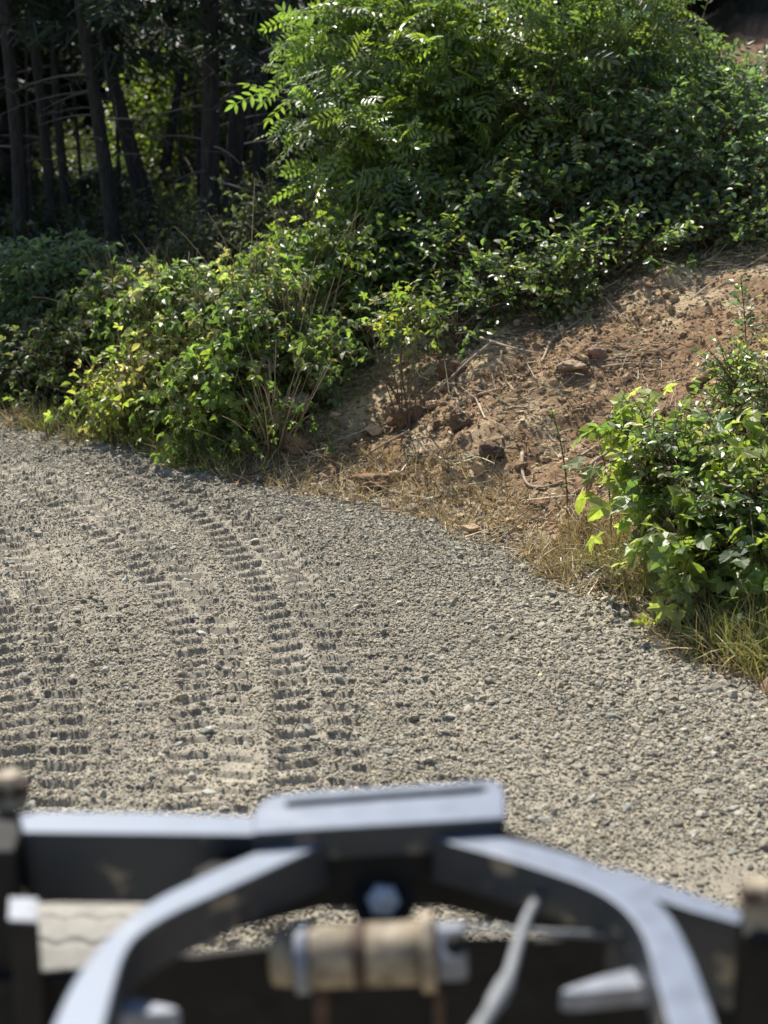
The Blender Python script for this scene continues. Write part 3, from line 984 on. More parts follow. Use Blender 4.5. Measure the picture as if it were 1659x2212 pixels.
# thin upright sapling at the right edge
for (u0, v0, u1, v1, Y, label, n) in ((1610, 900, 1600, 600, 8.6, 'thin upright leafy sapling on the bare bank at right edge', 130),
                                      (1225, 1110, 1190, 880, 8.6, 'bare wiry weed stem with tiny leaves standing on the soil', 26),
                                      (1320, 1120, 1295, 960, 8.0, 'second wiry weed stem beside the lobed-leaf bush', 18)):
    b, e = at(u0, v0, Y), at(u1, v1, Y)
    b[2] = min(b[2], gz(b[0], b[1]))
    root = thing('tall_weed' if n < 100 else 'sapling', b, label, 'sapling' if n > 100 else 'weed')
    mb, tw = MB(), MB()
    st = curve(b, e, (0.03, 0, 0), 12)
    tube(tw, st, np.linspace(0.006, 0.0025, 12), 5, (0.13, 0.09, 0.05))
    t = rng.uniform(0.25, 1, n)
    P = np.stack([np.interp(t, np.linspace(0, 1, 12), st[:, k]) for k in range(3)], 1)
    D = nrm(rng.normal(size=(n, 3)) * (1, 1, 0.3) + (0, 0, 0.35))
    if n > 100:
        P = P + D * rng.uniform(0, 0.1, (n, 1))
    scatter(mb, OVAL, P, D, np.array((0, 0, 1.0)) + rng.normal(0, 0.5, (n, 3)), rng.uniform(0.03, 0.06, n) * (1 if n > 100 else 0.6), tints('blue' if n > 100 else 'olive', n))
    mb.build('foliage', M_LEAF, root)
    tw.build('stem', M_TWIG, root)


def fern(u, v, Y, nf, L, label, kind='fresh', tilt=0.75):
    p = at(u, v, Y)
    p[2] = gz(p[0], p[1])
    top = at(u, v, Y)
    root = thing('sword_fern', p, label, 'fern', 'sword ferns at the right road edge')
    mb, st = MB(), MB()
    a = rng.uniform(0, 2 * np.pi, nf)
    D = np.stack([np.cos(a) * tilt, np.sin(a) * tilt, rng.uniform(0.35, 1.0, nf)], 1)
    N = nrm(np.stack([-np.cos(a), -np.sin(a), 0.9 + 0 * a], 1) + rng.normal(0, 0.15, (nf, 3)))
    k = rng.integers(0, 3, nf)
    crown = np.array((p[0], p[1], p[2] + 0.10 + 0.12 * (top[2] > p[2] + 0.35)))
    for i in range(3):
        if (k == i).any():
            scatter(mb, FROND[i], np.repeat(crown[None], (k == i).sum(), 0), D[k == i], N[k == i], L * rng.uniform(0.75, 1.15, (k == i).sum()), tints(kind, (k == i).sum()))
    tube(st, curve(p - np.array((0, 0, .03)), crown, (0, 0, 0), 5), 0.02, 6, (0.09, 0.06, 0.04), True, 0.4, rng)
    mb.build('fronds', M_LEAF, root)
    st.build('crown_stem', M_TWIG, root)


fern(1590, 925, 7.5, 15, 0.55, 'sword fern with glinting fronds at the right frame edge')
fern(1530, 890, 7.8, 11, 0.5, 'sword fern behind the lobed bushes below the pale log')
fern(1480, 1010, 7.25, 9, 0.26, 'sword fern hidden among the lobed leaves nearest the road', 'olive')
fern(1640, 1060, 7.0, 12, 0.45, 'sword fern arching low over the grass at right', 'fresh')


# ------------------------------------------------------------------ grass and straw
def grass(name, label, n, sampler, hgt, kind, lean=0.5, wid=0.006, gz_off=0.0, cat='grass'):
    mb = MB()
    x, y = sampler(n)
    n = len(x)
    z = ground_h(x, y) + gz_off
    P = np.stack([x, y, z - 0.01], 1)
    D = np.stack([rng.normal(0, lean, n), rng.normal(0, lean, n), np.ones(n)], 1)
    N = nrm(rng.normal(size=(n, 3)))
    h = hgt * rng.uniform(0.4, 1.3, n)
    S = np.stack([wid * rng.uniform(0.6, 1.5, n), h, h], 1)
    k = rng.integers(0, 3, n)
    t = tints(kind, n, 0.22)
    for i in range(3):
        m = k == i
        scatter(mb, BLADES[i], P[m], D[m], N[m], S[m], t[m])
    return tag(mb.build(name, M_STRAW), label, cat, kind='stuff')


def edge_band(y0, y1, s0, s1, x0=-9, x1=9, thr=-0.1, sc=3.0):
    def f(n):
        x, y = rng.uniform(x0, x1, n * 14), rng.uniform(y0, y1, n * 14)
        s = edge_dist(x, y) + edge_noise(x, y)
        m = (s > s0) & (s < s1) & (fbm2(x * sc, y * sc, 3, 91.0) > thr - 0.1 * rng.random(len(x)))
        return x[m][:n], y[m][:n]
    return f


grass('dry_grass', 'dry straw grass fringing the gravel below the right bushes', 4200, edge_band(5.4, 8.4, -0.1, 0.5, 0.8, 2.8, -0.05), 0.18, 'straw', 0.75, 0.0055)
grass('green_grass', 'yellow green grass tufts among the right bushes by the gravel', 1500, edge_band(5.3, 7.9, 0.02, 0.8, 1.0, 2.8, -0.06), 0.28, 'grass', 0.4, 0.008)
def tufts(spots_):
    def f(n):
        k = rng.integers(0, len(spots_), n)
        c = np.array([onz(u, v, 0.03)[:2] for u, v in spots_])[k]
        return c[:, 0] + rng.normal(0, 0.055, n), c[:, 1] + rng.normal(0, 0.055, n)
    return f


grass('tufted_grass', 'fresh yellow green grass clumps at the gravel edge in the lower right corner', 800,
      tufts([(1550, 1410), (1600, 1430), (1650, 1440), (1690, 1460), (1510, 1370), (1640, 1390)]), 0.24, 'grass', 0.35, 0.009)
grass('dead_grass', 'dead straw coloured stems standing at the foot of the right bushes', 1500,
      tufts([(1550, 1400), (1620, 1420), (1500, 1360), (1450, 1320), (1380, 1260), (1320, 1210), (1420, 1280), (1260, 1180)]), 0.22, 'straw', 0.6, 0.006)
grass('road_edge_straw', 'bleached straw lying along the left road edge', 4200, edge_band(8.6, 12.3, -0.1, 0.6, -3.4, 0.9, -0.12), 0.15, 'straw', 0.8, 0.006)
grass('bend_grass', 'yellow grass at the left road bend under the weeds', 1500, edge_band(10.0, 12, -0.04, 0.4, -2.9, -1.0, -0.2), 0.24, 'yellow', 0.4, 0.008)


def litter():
    """thin dead stalks and roots lying about on the scraped soil"""
    mb = MB()
    x, y = polar_points(38000, 5.8, 14.5, -12, 20, 0.9)
    s = edge_dist(x, y) + edge_noise(x, y)
    cl = fbm2(x * 1.4, y * 1.4, 3, 101.0)
    m = (s > -0.12) & (s < 4.8) & (rng.random(len(x)) < np.clip(0.6 + 1.6 * cl, 0.1, 1))
    x, y = x[m], y[m]
    n = len(x)
    a = rng.normal(0.5, 0.9, n)
    L = np.exp(rng.normal(math.log(0.125), 0.6, n))
    D = np.stack([np.cos(a), np.sin(a), rng.normal(0.12, 0.22, n)], 1)
    r0 = np.clip(0.014 * L ** 0.7 * rng.uniform(0.5, 1.4, n), 0.001, 0.007)
    P = np.stack([x, y, ground_h(x, y) + 0.008], 1)
    t = np.where(rng.random((n, 1)) < 0.65, np.array((0.50, 0.40, 0.27)), np.array((0.13, 0.085, 0.055))) * rng.lognormal(0, 0.3, (n, 1))
    # two bent pieces each
    scatter(mb, PRISM, P, D, rng.normal(size=(n, 3)), np.stack([r0, L * 0.55, r0], 1), np.clip(t, 0, 0.7))
    D2 = nrm(nrm(D) + rng.normal(0, 0.35, (n, 3)))
    scatter(mb, PRISM, P + nrm(D) * (L * 0.53)[:, None], D2, rng.normal(size=(n, 3)), np.stack([r0 * 0.5, L * 0.5, r0 * 0.5], 1), np.clip(t, 0, 0.7))
    tag(mb.build('twig_litter', M_WOOD), 'dead twigs and root fibres strewn over the scraped soil bank', 'twigs', kind='stuff')
    mb = MB()
    x, y = polar_points(42000, 5.8, 14.5, -12, 20, 0.9)
    s = edge_dist(x, y) + edge_noise(x, y)
    cl = fbm2(x * 1.9, y * 1.9, 3, 111.0)
    m = (s > -0.15) & (s < 4.8) & (rng.random(len(x)) < np.clip(0.4 + 1.6 * cl, 0.05, 1))
    x, y = x[m], y[m]
    n = len(x)
    a = rng.uniform(0, 2 * np.pi, n)
    P = np.stack([x, y, ground_h(x, y) + 0.008], 1)
    scatter(mb, OVAL_LOW, P, np.stack([np.cos(a), np.sin(a), rng.normal(0.1, 0.25, n)], 1), np.array((0, 0, 1.0)) + rng.normal(0, 0.5, (n, 3)),
            np.stack([rng.uniform(0.02, 0.05, n) * 0.7, rng.uniform(0.02, 0.06, n), 0.03 * np.ones(n)], 1), tints('straw', n, 0.4) * 0.75)
    tag(mb.build('leaf_litter', M_STRAW), 'bleached dead leaf scraps lying on the scraped soil bank', 'leaf litter', kind='stuff')


litter()


# ------------------------------------------------------------------ sticks, logs, roots that can be told apart
def stick(name, label, cat, pts, r0, r1, tint=(0.36, 0.28, 0.19), lift=0.0, forks=0, follow=True, sides=7, mat=None, drop=0.35):
    """pts: (u, v) pixels traced onto the ground (follow) or (u, v, Y)"""
    W = []
    for p in pts:
        if len(p) == 3:
            W.append(at(*p))
        else:
            d = ray(*p)
            ts = np.linspace(5, 18, 700)
            q = np.array((0, 0, CAM_H)) + d * ts[:, None]
            below = q[:, 2] < ground_h(q[:, 0], q[:, 1])
            i = int(np.argmax(below)) if below.any() else 400
            W.append(q[i] + np.array((0, 0, lift + r0 * drop)))
    W = spline(W, 16)
    mb = MB()
    tube(mb, W, np.linspace(r0, r1, len(W)), sides, tint, True, 0.35, rng)
    for k in range(forks):
        i = rng.integers(4, 13)
        d = nrm(W[min(i + 1, 15)] - W[i - 1]) + rng.normal(0, 0.6, 3)
        L = np.linalg.norm(W[-1] - W[0]) * rng.uniform(0.15, 0.35)
        e = W[i] + nrm(d) * L
        e[2] = max(e[2], gz(e[0], e[1]) + 0.01)
        tube(mb, curve(W[i], e, rng.normal(0, 0.02, 3), 6), np.linspace((r0 + r1) * 0.28, 0.002, 6), 5, tint, True)
    o = mb.build(name, mat or M_WOOD, None, True)
    return tag(o, label, cat)


stick('fallen_log', 'grey weathered log end poking out between brambles and soil', 'log', [(585, 915, 10.35), (620, 882, 10.5), (655, 868, 10.75)], 0.085, 0.075, (0.30, 0.26, 0.22), sides=12)
stick('fallen_log', 'brown log lying on the soil at the right frame edge', 'log', [(1490, 845), (1545, 805), (1610, 770)], 0.035, 0.045, (0.26, 0.16, 0.09), sides=9, drop=0.8)
stick('fallen_log', 'pale dead log half hidden under the right bushes', 'log', [(1450, 1030), (1530, 985), (1600, 955)], 0.022, 0.025, (0.40, 0.33, 0.24), sides=9, drop=1.2)
stick('wood_chunk', 'short pale split wood chunk lying on the bare soil', 'wood chunk', [(838, 1036), (856, 1030), (874, 1037)], 0.028, 0.018, (0.42, 0.31, 0.2), drop=0.9)
stick('broken_stick', 'straight broken stick lying near the gravel edge', 'stick', [(875, 1076), (920, 1081)], 0.014, 0.010, (0.38, 0.28, 0.18), drop=1.0)
stick('exposed_root', 'hooked bare root curling up from the dark soil', 'root', [(1128, 985), (1127, 1030), (1140, 1060), (1180, 1062), (1215, 1048)], 0.013, 0.006, (0.40, 0.31, 0.22), 0.02, 2)
stick('exposed_root', 'pale bent root at the left side of the right bushes', 'root', [(1345, 975), (1285, 1005), (1262, 1030), (1268, 1060)], 0.012, 0.017, (0.38, 0.30, 0.22), 0.03)
stick('exposed_root', 'forked root hanging from the broken soil edge', 'root', [(985, 800), (978, 840), (990, 870)], 0.012, 0.005, (0.30, 0.22, 0.15), 0.04, 3)
stick('broken_branch', 'long bare branch trailing down the bank to the gravel', 'branch', [(885, 940), (800, 985), (740, 1040)], 0.010, 0.004, (0.40, 0.30, 0.2), 0.03, 2)
stick('broken_branch', 'thin branch lying across the soil ridge', 'branch', [(1080, 850), (1010, 868), (975, 900)], 0.009, 0.004, (0.42, 0.33, 0.23), 0.03, 2)
stick('broken_branch', 'dead branch leaning over the dark hollow', 'branch', [(1060, 770), (1000, 820), (940, 880)], 0.010, 0.004, (0.42, 0.34, 0.25), 0.10, 3)
stick('broken_branch', 'crossed dead branch at the right of the dark hollow', 'branch', [(1035, 765), (1095, 785), (1160, 800)], 0.010, 0.005, (0.42, 0.34, 0.25), 0.12, 2)
stick('broken_branch', 'bundle of pale dead canes under the yellow sapling', 'branch', [(740, 820), (820, 795), (910, 800)], 0.010, 0.004, (0.45, 0.37, 0.27), 0.10, 6)
stick('broken_branch', 'bent pale cane lying over the shaded soil below the thicket', 'branch', [(700, 860), (760, 830), (840, 845)], 0.007, 0.003, (0.40, 0.33, 0.24), 0.06, 4)
stick('broken_branch', 'long thin branch on the upper soil near the crest', 'branch', [(1170, 790), (1190, 740), (1250, 700)], 0.009, 0.004, (0.42, 0.33, 0.23), 0.02, 2)
stick('broken_branch', 'straight thin branch on the soil below the crest at right', 'branch', [(1300, 800), (1370, 790), (1440, 796)], 0.008, 0.004, (0.42, 0.33, 0.23), 0.02, 2)
stick('broken_branch', 'curved cane at the soil crest on the right', 'branch', [(1490, 660), (1540, 620), (1590, 610)], 0.008, 0.003, (0.45, 0.36, 0.26), 0.04, 1)
stick('broken_branch', 'forked twig on the soil left of the lobed-leaf bush', 'branch', [(1210, 1130), (1250, 1085), (1280, 1020)], 0.008, 0.004, (0.42, 0.33, 0.23), 0.02, 3)


def rock(label, u, v, size, tint, name='rock', sq=(1, 0.8, 0.7), mat=None):
    d = ray(u, v)
    ts = np.linspace(5, 18, 900)
    q = np.array((0, 0, CAM_H)) + d * ts[:, None]
    i = int(np.argmax(q[:, 2] < ground_h(q[:, 0], q[:, 1])))
    bm = bmesh.new()
    bmesh.ops.create_icosphere(bm, subdivisions=4, radius=1)
    V = np.array([vv.co[:] for vv in bm.verts])
    fcs = np.array([[x.index for x in f.verts] for f in bm.faces])
    bm.free()
    seed = rng.random(3) * 30
    V = V * (1 + 0.75 * (vn3(V * 1.3 + seed) - 0.5) + 0.55 * (vn3(V * 3.5 + seed) - 0.5) + 0.32 * (vn3(V * 8 + seed) - 0.5) + 0.2 * (vn3(V * 17 + seed) - 0.5))[:, None]
    V = V * np.array(sq) * size / 2 + q[i] + np.array((0, 0, size * 0.18))
    mb = MB()
    mb.add(V, fcs, tint)
    return tag(mb.build(name, mat or M_CLOD, None, True), label, 'rock' if name == 'rock' else 'soil clod')


rock('large crumbling brown clod at the foot of the bank', 638, 972, 0.22, (0.24, 0.155, 0.095), 'soil_clod')
rock('dark clod perched left of the scraped hollow', 875, 905, 0.28, (0.17, 0.11, 0.07), 'soil_clod')
rock('broken clod beside the forked root at the broken edge', 975, 815, 0.22, (0.17, 0.112, 0.07), 'soil_clod')
rock('dark hanging clod above the scraped hollow', 1000, 925, 0.17, (0.16, 0.105, 0.065), 'soil_clod')
rock('flat reddish rock lying near the soil crest', 1235, 800, 0.17, (0.38, 0.28, 0.19), 'rock', (1, 0.8, 0.35))
rock('pale tan rock at the upper middle of the bank', 935, 880, 0.11, (0.38, 0.27, 0.18), 'rock', (1, 0.8, 0.6))
rock('dark rock half sunk in the grey soil', 1060, 985, 0.14, (0.13, 0.09, 0.07), 'rock')
rock('rounded dirt lump at the lower bank above gravel', 805, 1052, 0.2, (0.24, 0.15, 0.09), 'soil_clod', (1.2, 0.8, 0.5))
rock('small rock on the soil above the lobed-leaf bush', 1290, 770, 0.13, (0.30, 0.2, 0.14), 'rock')


# ------------------------------------------------------------------ forest
def conifer_crown(mb, h0, h1, rmax, seed, dens=1.0, leanx=0.0):
    r = np.random.default_rng(seed)
    P, D, S = [], [], []
    h = h0
    while h < h1:
        f = (h - h0) / (h1 - h0)
        L = rmax * (1 - f) ** 0.75 * r.uniform(0.65, 1.15) + 0.2
        a = r.uniform(0, 2 * np.pi)
        n = max(6, int(L * 13 * dens))
        t = np.linspace(0.12, 1, n)
        droop = r.uniform(0.15, 0.5)
        p = np.stack([np.cos(a) * t * L + leanx * h, np.sin(a) * t * L, h + 0.15 * t * L - droop * t * t * L], 1)
        for sg in (-1, 1):
            d = np.stack([np.cos(a + sg * 1.0) + 0 * t, np.sin(a + sg * 1.0) + 0 * t, -0.3 - 0.5 * r.random(n)], 1)
            P.append(p)
            D.append(d + r.normal(0, 0.2, (n, 3)))
            S.append((0.18 + 0.32 * (1 - t)) * r.uniform(0.6, 1.2, n))
        h += 0.11 / dens * r.uniform(0.5, 1.5)
    P, D, S = np.concatenate(P), np.concatenate(D), np.concatenate(S)
    n = len(P)
    tint = np.array((0.030, 0.048, 0.024)) * r.lognormal(0, 0.3, (n, 1))
    for k in range(3):
        scatter(mb, STRIP, P + r.normal(0, 0.03, (n, 3)), D + r.normal(0, 0.35, (n, 3)), np.array((0, 0, 1.0)) + r.normal(0, 0.4, (n, 3)),
                np.stack([0.035 * np.ones(n), S, S], 1), tint)


def conifer(label, base, top, rad, h=6.8, crown0=2.5, rmax=1.7, seed=0, dead=10, group='dark conifers in the shaded forest', dens=0.45):
    base, top = np.array(base, float), np.array(top, float)
    root = thing('conifer', base, label, 'tree', group)
    d = (top - base) / max(top[2] - base[2], 0.1)
    n = 18
    z = np.linspace(-0.4, h, n)
    ax = d[None] * z[:, None] + np.stack([0.05 * np.sin(z * 0.9 + seed), 0 * z, 0 * z], 1)
    r = np.random.default_rng(seed)
    mb = MB()
    tube(mb, base + ax, rad * np.interp(z, (-0.4, 0.2, 0.8, h), (1.5, 1.25, 1.02, 0.25)), 14, (1, 1, 1), True, 0.10, r)
    mb.build('trunk', M_BARK, root, True)
    cb = MB()
    conifer_crown(cb, crown0, h + 0.8, rmax, seed, dens)
    v = np.concatenate(cb.v)
    v = v + base + d[None] * v[:, 2:3] * np.array((1, 1, 0))
    c2 = MB()
    c2.add(v, np.concatenate(cb.f), np.concatenate(cb.t))
    c2.build('crown', M_NEEDLE, root)
    for k in range(dead):
        lb = MB()
        zz = r.uniform(0.8, 4.2)
        a = r.uniform(0, 2 * np.pi)
        L = r.uniform(0.4, 1.5)
        s = base + np.array([np.interp(zz, z, ax[:, q]) for q in range(3)])
        e = s + np.array((math.cos(a) * L, math.sin(a) * L, r.uniform(-0.35, 0.1) * L))
        cv = curve(s, e, (0, 0, 0.06 * L), 6)
        tube(lb, cv, np.linspace(0.014, 0.004, 6), 4, np.array((0.14, 0.12, 0.10)) * r.uniform(0.5, 1.6), False)
        for q in range(4):
            s2 = cv[r.integers(2, 6)]
            tube(lb, [s2, s2 + r.normal(0, 0.14, 3)], [0.005, 0.002], 3, (0.14, 0.12, 0.1), False)
        lb.build('dead_limb', M_TWIG, root)
    return root


def tree_px(label, ub, vb, ut, vt, wpx, Y, seed, **kw):
    if Y >= 19 and ub < 300:
        kw = {'h': 11, 'rmax': 2.2, **kw}
    b, t = at(ub, vb, Y), at(ut, vt, Y)
    g = gz(b[0], b[1])
    d = (t - b) / (t[2] - b[2])
    base = b + d * (g - b[2])
    return conifer(label, base, base + d * 10, 0.88 * wpx * Y / F / 2, seed=seed, **kw)


tree_px('leaning dark conifer trunk standing behind the sunlit brambles at left', 245, 590, 190, 100, 36, 18, 1, crown0=2.5, dead=14)
tree_px('slim leaning conifer just right of the thick leaning trunk', 312, 520, 260, 260, 19, 21, 2, crown0=2.5, dead=8)
tree_px('slim conifer leaning hard left behind the slim pair', 342, 500, 276, 250, 24, 22.5, 3, crown0=2.5, dead=8)
tree_px('conifer leaning to the right in the lit forest gap', 360, 380, 400, 120, 22, 27, 4, crown0=2.5, dead=6)
tree_px('thick straight conifer trunk left of the overhanging green tree', 462, 540, 445, 0, 46, 17.5, 5, crown0=2.5, dead=16)
tree_px('darkest conifer trunk close beside the thick straight one', 492, 545, 512, 0, 44, 18, 6, crown0=2.5, dead=16)
tree_px('conifer at the left frame edge with a pale streaked bark', 42, 540, 30, 330, 34, 19, 7, crown0=2.9, h=9, rmax=2.0, dead=10)
tree_px('conifer between the left edge and the thick leaning trunk', 112, 545, 96, 300, 26, 20, 8, crown0=3.0, h=9, rmax=2.0, dead=10)
tree_px('conifer right beside the middle left one in deep shade', 150, 550, 135, 300, 22, 22, 9, crown0=3.2, h=9, rmax=2.0, dead=8)
tree_px('conifer trunk seen under the low green bough left part', 560, 520, 575, 60, 30, 21, 10, crown0=2.5, dead=12)
tree_px('pale edged conifer trunk under the overhanging crown', 645, 450, 650, 150, 24, 23, 11, crown0=2.5, dead=10)
tree_px('thin conifer trunk between pale edged one and thicket', 690, 450, 696, 150, 16, 25, 12, crown0=2.5, dead=8)
tree_px('rightmost thin conifer trunk visible under overhanging crown', 735, 450, 742, 150, 20, 24, 13, crown0=2.5, dead=8)
tree_px('conifer hidden close behind the overhanging green tree', 610, 500, 612, 100, 34, 20, 14, crown0=2.5, dead=12)

for k, (ub, ut, wp, Y) in enumerate(((78, 60, 10, 22), (195, 150, 9, 24), (268, 238, 10, 24), (395, 372, 9, 25), (425, 418, 11, 23), (530, 545, 12, 24), (590, 598, 9, 26), (765, 772, 11, 25))):
    tree_px('thin dark sapling trunk among the thicker conifers', ub, 500, ut, 100, wp, Y, 60 + k, group='thin saplings among the thicker conifers', crown0=2.8, rmax=1.0, h=6.5, dead=5, dens=0.5)

# deeper forest: copies of three trees, trunk + crown shared
protos = []
for k in range(3):
    b = np.array((-60 + 0.01 * k, 300, 0.0))
    protos.append(conifer('thin conifer trunk deep in the shaded forest', (0, 0, 0), (0.1 * (k - 1), 0.05, 10), 0.13 + 0.03 * k, h=14 + k, crown0=1.6 + 0.8 * k, rmax=2.4, seed=40 + k, dead=0,
                          group='thin conifers deep in the shaded forest', dens=1.15))
spots = []
r_ = np.random.default_rng(77)
while len(spots) < 84:
    Y = r_.uniform(22, 62)
    x = r_.uniform(-0.36, 0.36) * Y
    if x > -0.02 * Y and Y < 30:
        continue
    if Y < 28.5 and -5.2 < x:              # leave the thicket in the sun
        continue
    q_ = np.clip((x + 4.1) * -0.48 + (Y - 28) * 0.87, 0, 15)      # a gap lets the sun in on one understorey tree
    if math.hypot(x + 4.1 + 0.48 * q_, Y - 28 - 0.87 * q_) < 1.8:
        continue
    if all(math.hypot(x - a, Y - b) > 2.0 for a, b in spots):
        spots.append((x, Y))
for i, (x, Y) in enumerate(spots):
    src = protos[i % 3]
    if i < 3:
        o = src
    else:
        o = src.copy()
        COL.objects.link(o)
        for ch in src.children:
            c = ch.copy()
            COL.objects.link(c)
            c.parent = o
    o.location = (x, Y, gz(x, Y) - 0.05)
    o.rotation_euler = (0, 0, r_.uniform(0, 6.28))
    s = r_.uniform(0.8, 1.15)
    o.scale = (s, s, s)

# understorey bushes inside the forest, some catching the light
UND = dict(cat='bush', leaf=OVAL_LOW, size=0.12, per=6, tlen=0.5, mat=M_SOFT, gap=0.48, gsc=1.2, nst=8)
G_U = 'understorey bushes inside the forest'
shrub('forest_bush', 'sunlit green understorey tree in the gap between leaning trunks', blobs=[(365, 290, 28, (1.1, 0.9, 1.5), 420), (420, 330, 28, (0.9, 0.8, 1.0), 260)], kind='fresh', group=G_U, **UND)
shrub('forest_bush', 'low lit bush behind the thick leaning trunk', blobs=[(240, 430, 27, (1.0, 0.8, 0.9), 260)], kind='deep', group=G_U, **UND)
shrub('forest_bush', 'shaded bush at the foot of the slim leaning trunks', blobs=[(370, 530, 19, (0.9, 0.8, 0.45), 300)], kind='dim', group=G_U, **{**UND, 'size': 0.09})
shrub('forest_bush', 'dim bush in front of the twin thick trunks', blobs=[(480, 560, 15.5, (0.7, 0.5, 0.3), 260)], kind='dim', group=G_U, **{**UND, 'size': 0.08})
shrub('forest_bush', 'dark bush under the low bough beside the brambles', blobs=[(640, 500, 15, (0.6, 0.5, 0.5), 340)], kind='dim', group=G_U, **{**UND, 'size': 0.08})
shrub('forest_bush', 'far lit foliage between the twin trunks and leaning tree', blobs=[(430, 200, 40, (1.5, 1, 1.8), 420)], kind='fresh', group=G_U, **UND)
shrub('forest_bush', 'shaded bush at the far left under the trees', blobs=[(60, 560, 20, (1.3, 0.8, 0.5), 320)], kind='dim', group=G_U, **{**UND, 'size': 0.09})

def undergrowth():
    mb = MB()
    n = 5200
    Y = rng.uniform(14.5, 42, n)
    x = rng.uniform(-0.36, 0.04, n) * Y
    h = 0.45 * (0.4 + vn2(x * 0.8, Y * 0.8))
    k = rng.random(n)
    P = np.stack([x, Y, ground_h(x, Y) + h * k], 1)
    for _ in range(6):
        d = rng.normal(size=(n, 3)) + (0, 0, 0.5)
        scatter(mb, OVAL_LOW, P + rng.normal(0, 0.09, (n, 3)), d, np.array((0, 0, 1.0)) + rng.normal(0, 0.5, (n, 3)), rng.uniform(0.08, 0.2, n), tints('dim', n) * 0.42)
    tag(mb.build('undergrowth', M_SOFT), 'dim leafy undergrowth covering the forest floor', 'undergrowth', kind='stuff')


undergrowth()

# weathered post beside the leaning trunk
b = at(224, 600, 16.5)
b[2] = gz(b[0], b[1])
pm = MB()
tube(pm, [b - (0, 0, 0.1), at(218, 570, 16.5), at(214, 530, 16.5)], [0.045, 0.042, 0.04], 8, (0.36, 0.35, 0.33), True, 0.1, rng)
tag(pm.build('wooden_post', M_WOOD), 'pale weathered post beside the leaning trunk at left', 'post')

# dead boughs reaching out of the forest
for pts, label in (([(640, 170, 16), (590, 205, 16), (555, 235, 16)], 'pale dead bough sloping down left under the green crown'),
                   ([(680, 75, 16), (610, 95, 16), (560, 115, 16)], 'thin dead bough near the top left of the green crown')):
    stick('dead_bough', label, 'branch', pts, 0.016, 0.006, (0.30, 0.28, 0.25), 0, 5)

# distant wood closing the view, far beyond the single trees
def far_wood():
    mb = MB()
    n = 26000
    a = np.radians(rng.uniform(-40, 40, n))
    rr = rng.uniform(64, 90, n)
    x, y = rr * np.sin(a), rr * np.cos(a)
    z = ground_h(x, y) + rng.uniform(0, 22, n) * (0.7 + 0.5 * fbm2(a * 9, rr * 0.03, 3))
    d = rng.normal(size=(n, 3))
    scatter(mb, OVAL_LOW, np.stack([x, y, z], 1), d + (0, 0, -0.6), np.array((0, -0.6, 0.8)) + rng.normal(0, 0.5, (n, 3)), rng.uniform(1.2, 2.6, n), tints('dim', n) * 0.7)
    tag(mb.build('distant_wood', M_NEEDLE), 'dark distant woodland closing the view behind the forest', 'woodland', kind='stuff')


far_wood()

# ------------------------------------------------------------------ the machine in the foreground
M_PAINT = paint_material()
M_DUST = plain_material('dusty_tan_metal', (0.26, 0.215, 0.15), 0.65, 0.0, 0.65, 34)
M_RUST = plain_material('rusty_band', (0.07, 0.04, 0.026), 0.75, 0.0, 0.5, 40)
M_STEEL = plain_material('bright_steel', (0.55, 0.56, 0.58), 0.32, 0.9, 0.2, 40)
M_HOSE = plain_material('grey_hose', (0.20, 0.21, 0.22), 0.55, 0.0, 0.25, 50)
M_TYRE = plain_material('dusty_rubber', (0.27, 0.257, 0.225), 0.95, 0.0, 0.15, 20, 0.2)
M_DARK = plain_material('oily_dark_steel', (0.012, 0.012, 0.011), 0.7, 0.0, 0.5, 20, 0.25)
M_GUSSET = plain_material('worn_grey_and_lit_top', (0.21, 0.23, 0.27), 0.5, 0.0, 0.3, 30)  # worn grey parts, and the painted lit top of the step block


def mesh_obj(name, bm, mat, parent, bevel=0.004, seg=2, smooth=True):
    me = bpy.data.meshes.new(name)
    bmesh.ops.recalc_face_normals(bm, faces=bm.faces)
    bm.to_mesh(me)
    bm.free()
    me.materials.append(mat)
    o = bpy.data.objects.new(name, me)
    COL.objects.link(o)
    if bevel:
        b_ = o.modifiers.new('bevel', 'BEVEL')
        b_.width, b_.segments, b_.limit_method, b_.angle_limit = bevel, seg, 'ANGLE', R(35)
    if parent is not None:
        o.parent = parent
        o.matrix_parent_inverse = parent.matrix_basis.inverted()
    return o


def rounded(pts, n=4, it=0):
    """Chaikin smoothing of an open list of pixels"""
    p = np.asarray(pts, float)
    for _ in range(it):
        q = [p[0]]
        for a, b_ in zip(p[:-1], p[1:]):
            q += [0.75 * a + 0.25 * b_, 0.25 * a + 0.75 * b_]
        q.append(p[-1])
        p = np.array(q)
    return [tuple(x) for x in p]


def plate(name, outline, Z, thick, mat, parent, bevel=0.004, hole=None):
    """outline traced as pixels on the level plane at height Z, extruded down"""
    bm = bmesh.new()
    loops = [outline] + ([hole] if hole else [])
    edges = []
    for lp in loops:
        vs_ = [bm.verts.new(onz(u, v, Z)) for u, v in lp]
        edges += [bm.edges.new((a, b_)) for a, b_ in zip(vs_, vs_[1:] + vs_[:1])]
    if hole:
        bmesh.ops.triangle_fill(bm, use_beauty=True, use_dissolve=True, edges=edges)
    else:
        bm.faces.new([e.verts[0] for e in edges])
    ex = bmesh.ops.extrude_face_region(bm, geom=list(bm.faces))
    bmesh.ops.translate(bm, vec=(0, 0, -thick), verts=[g for g in ex['geom'] if isinstance(g, bmesh.types.BMVert)])
    return mesh_obj(name, bm, mat, parent, bevel)


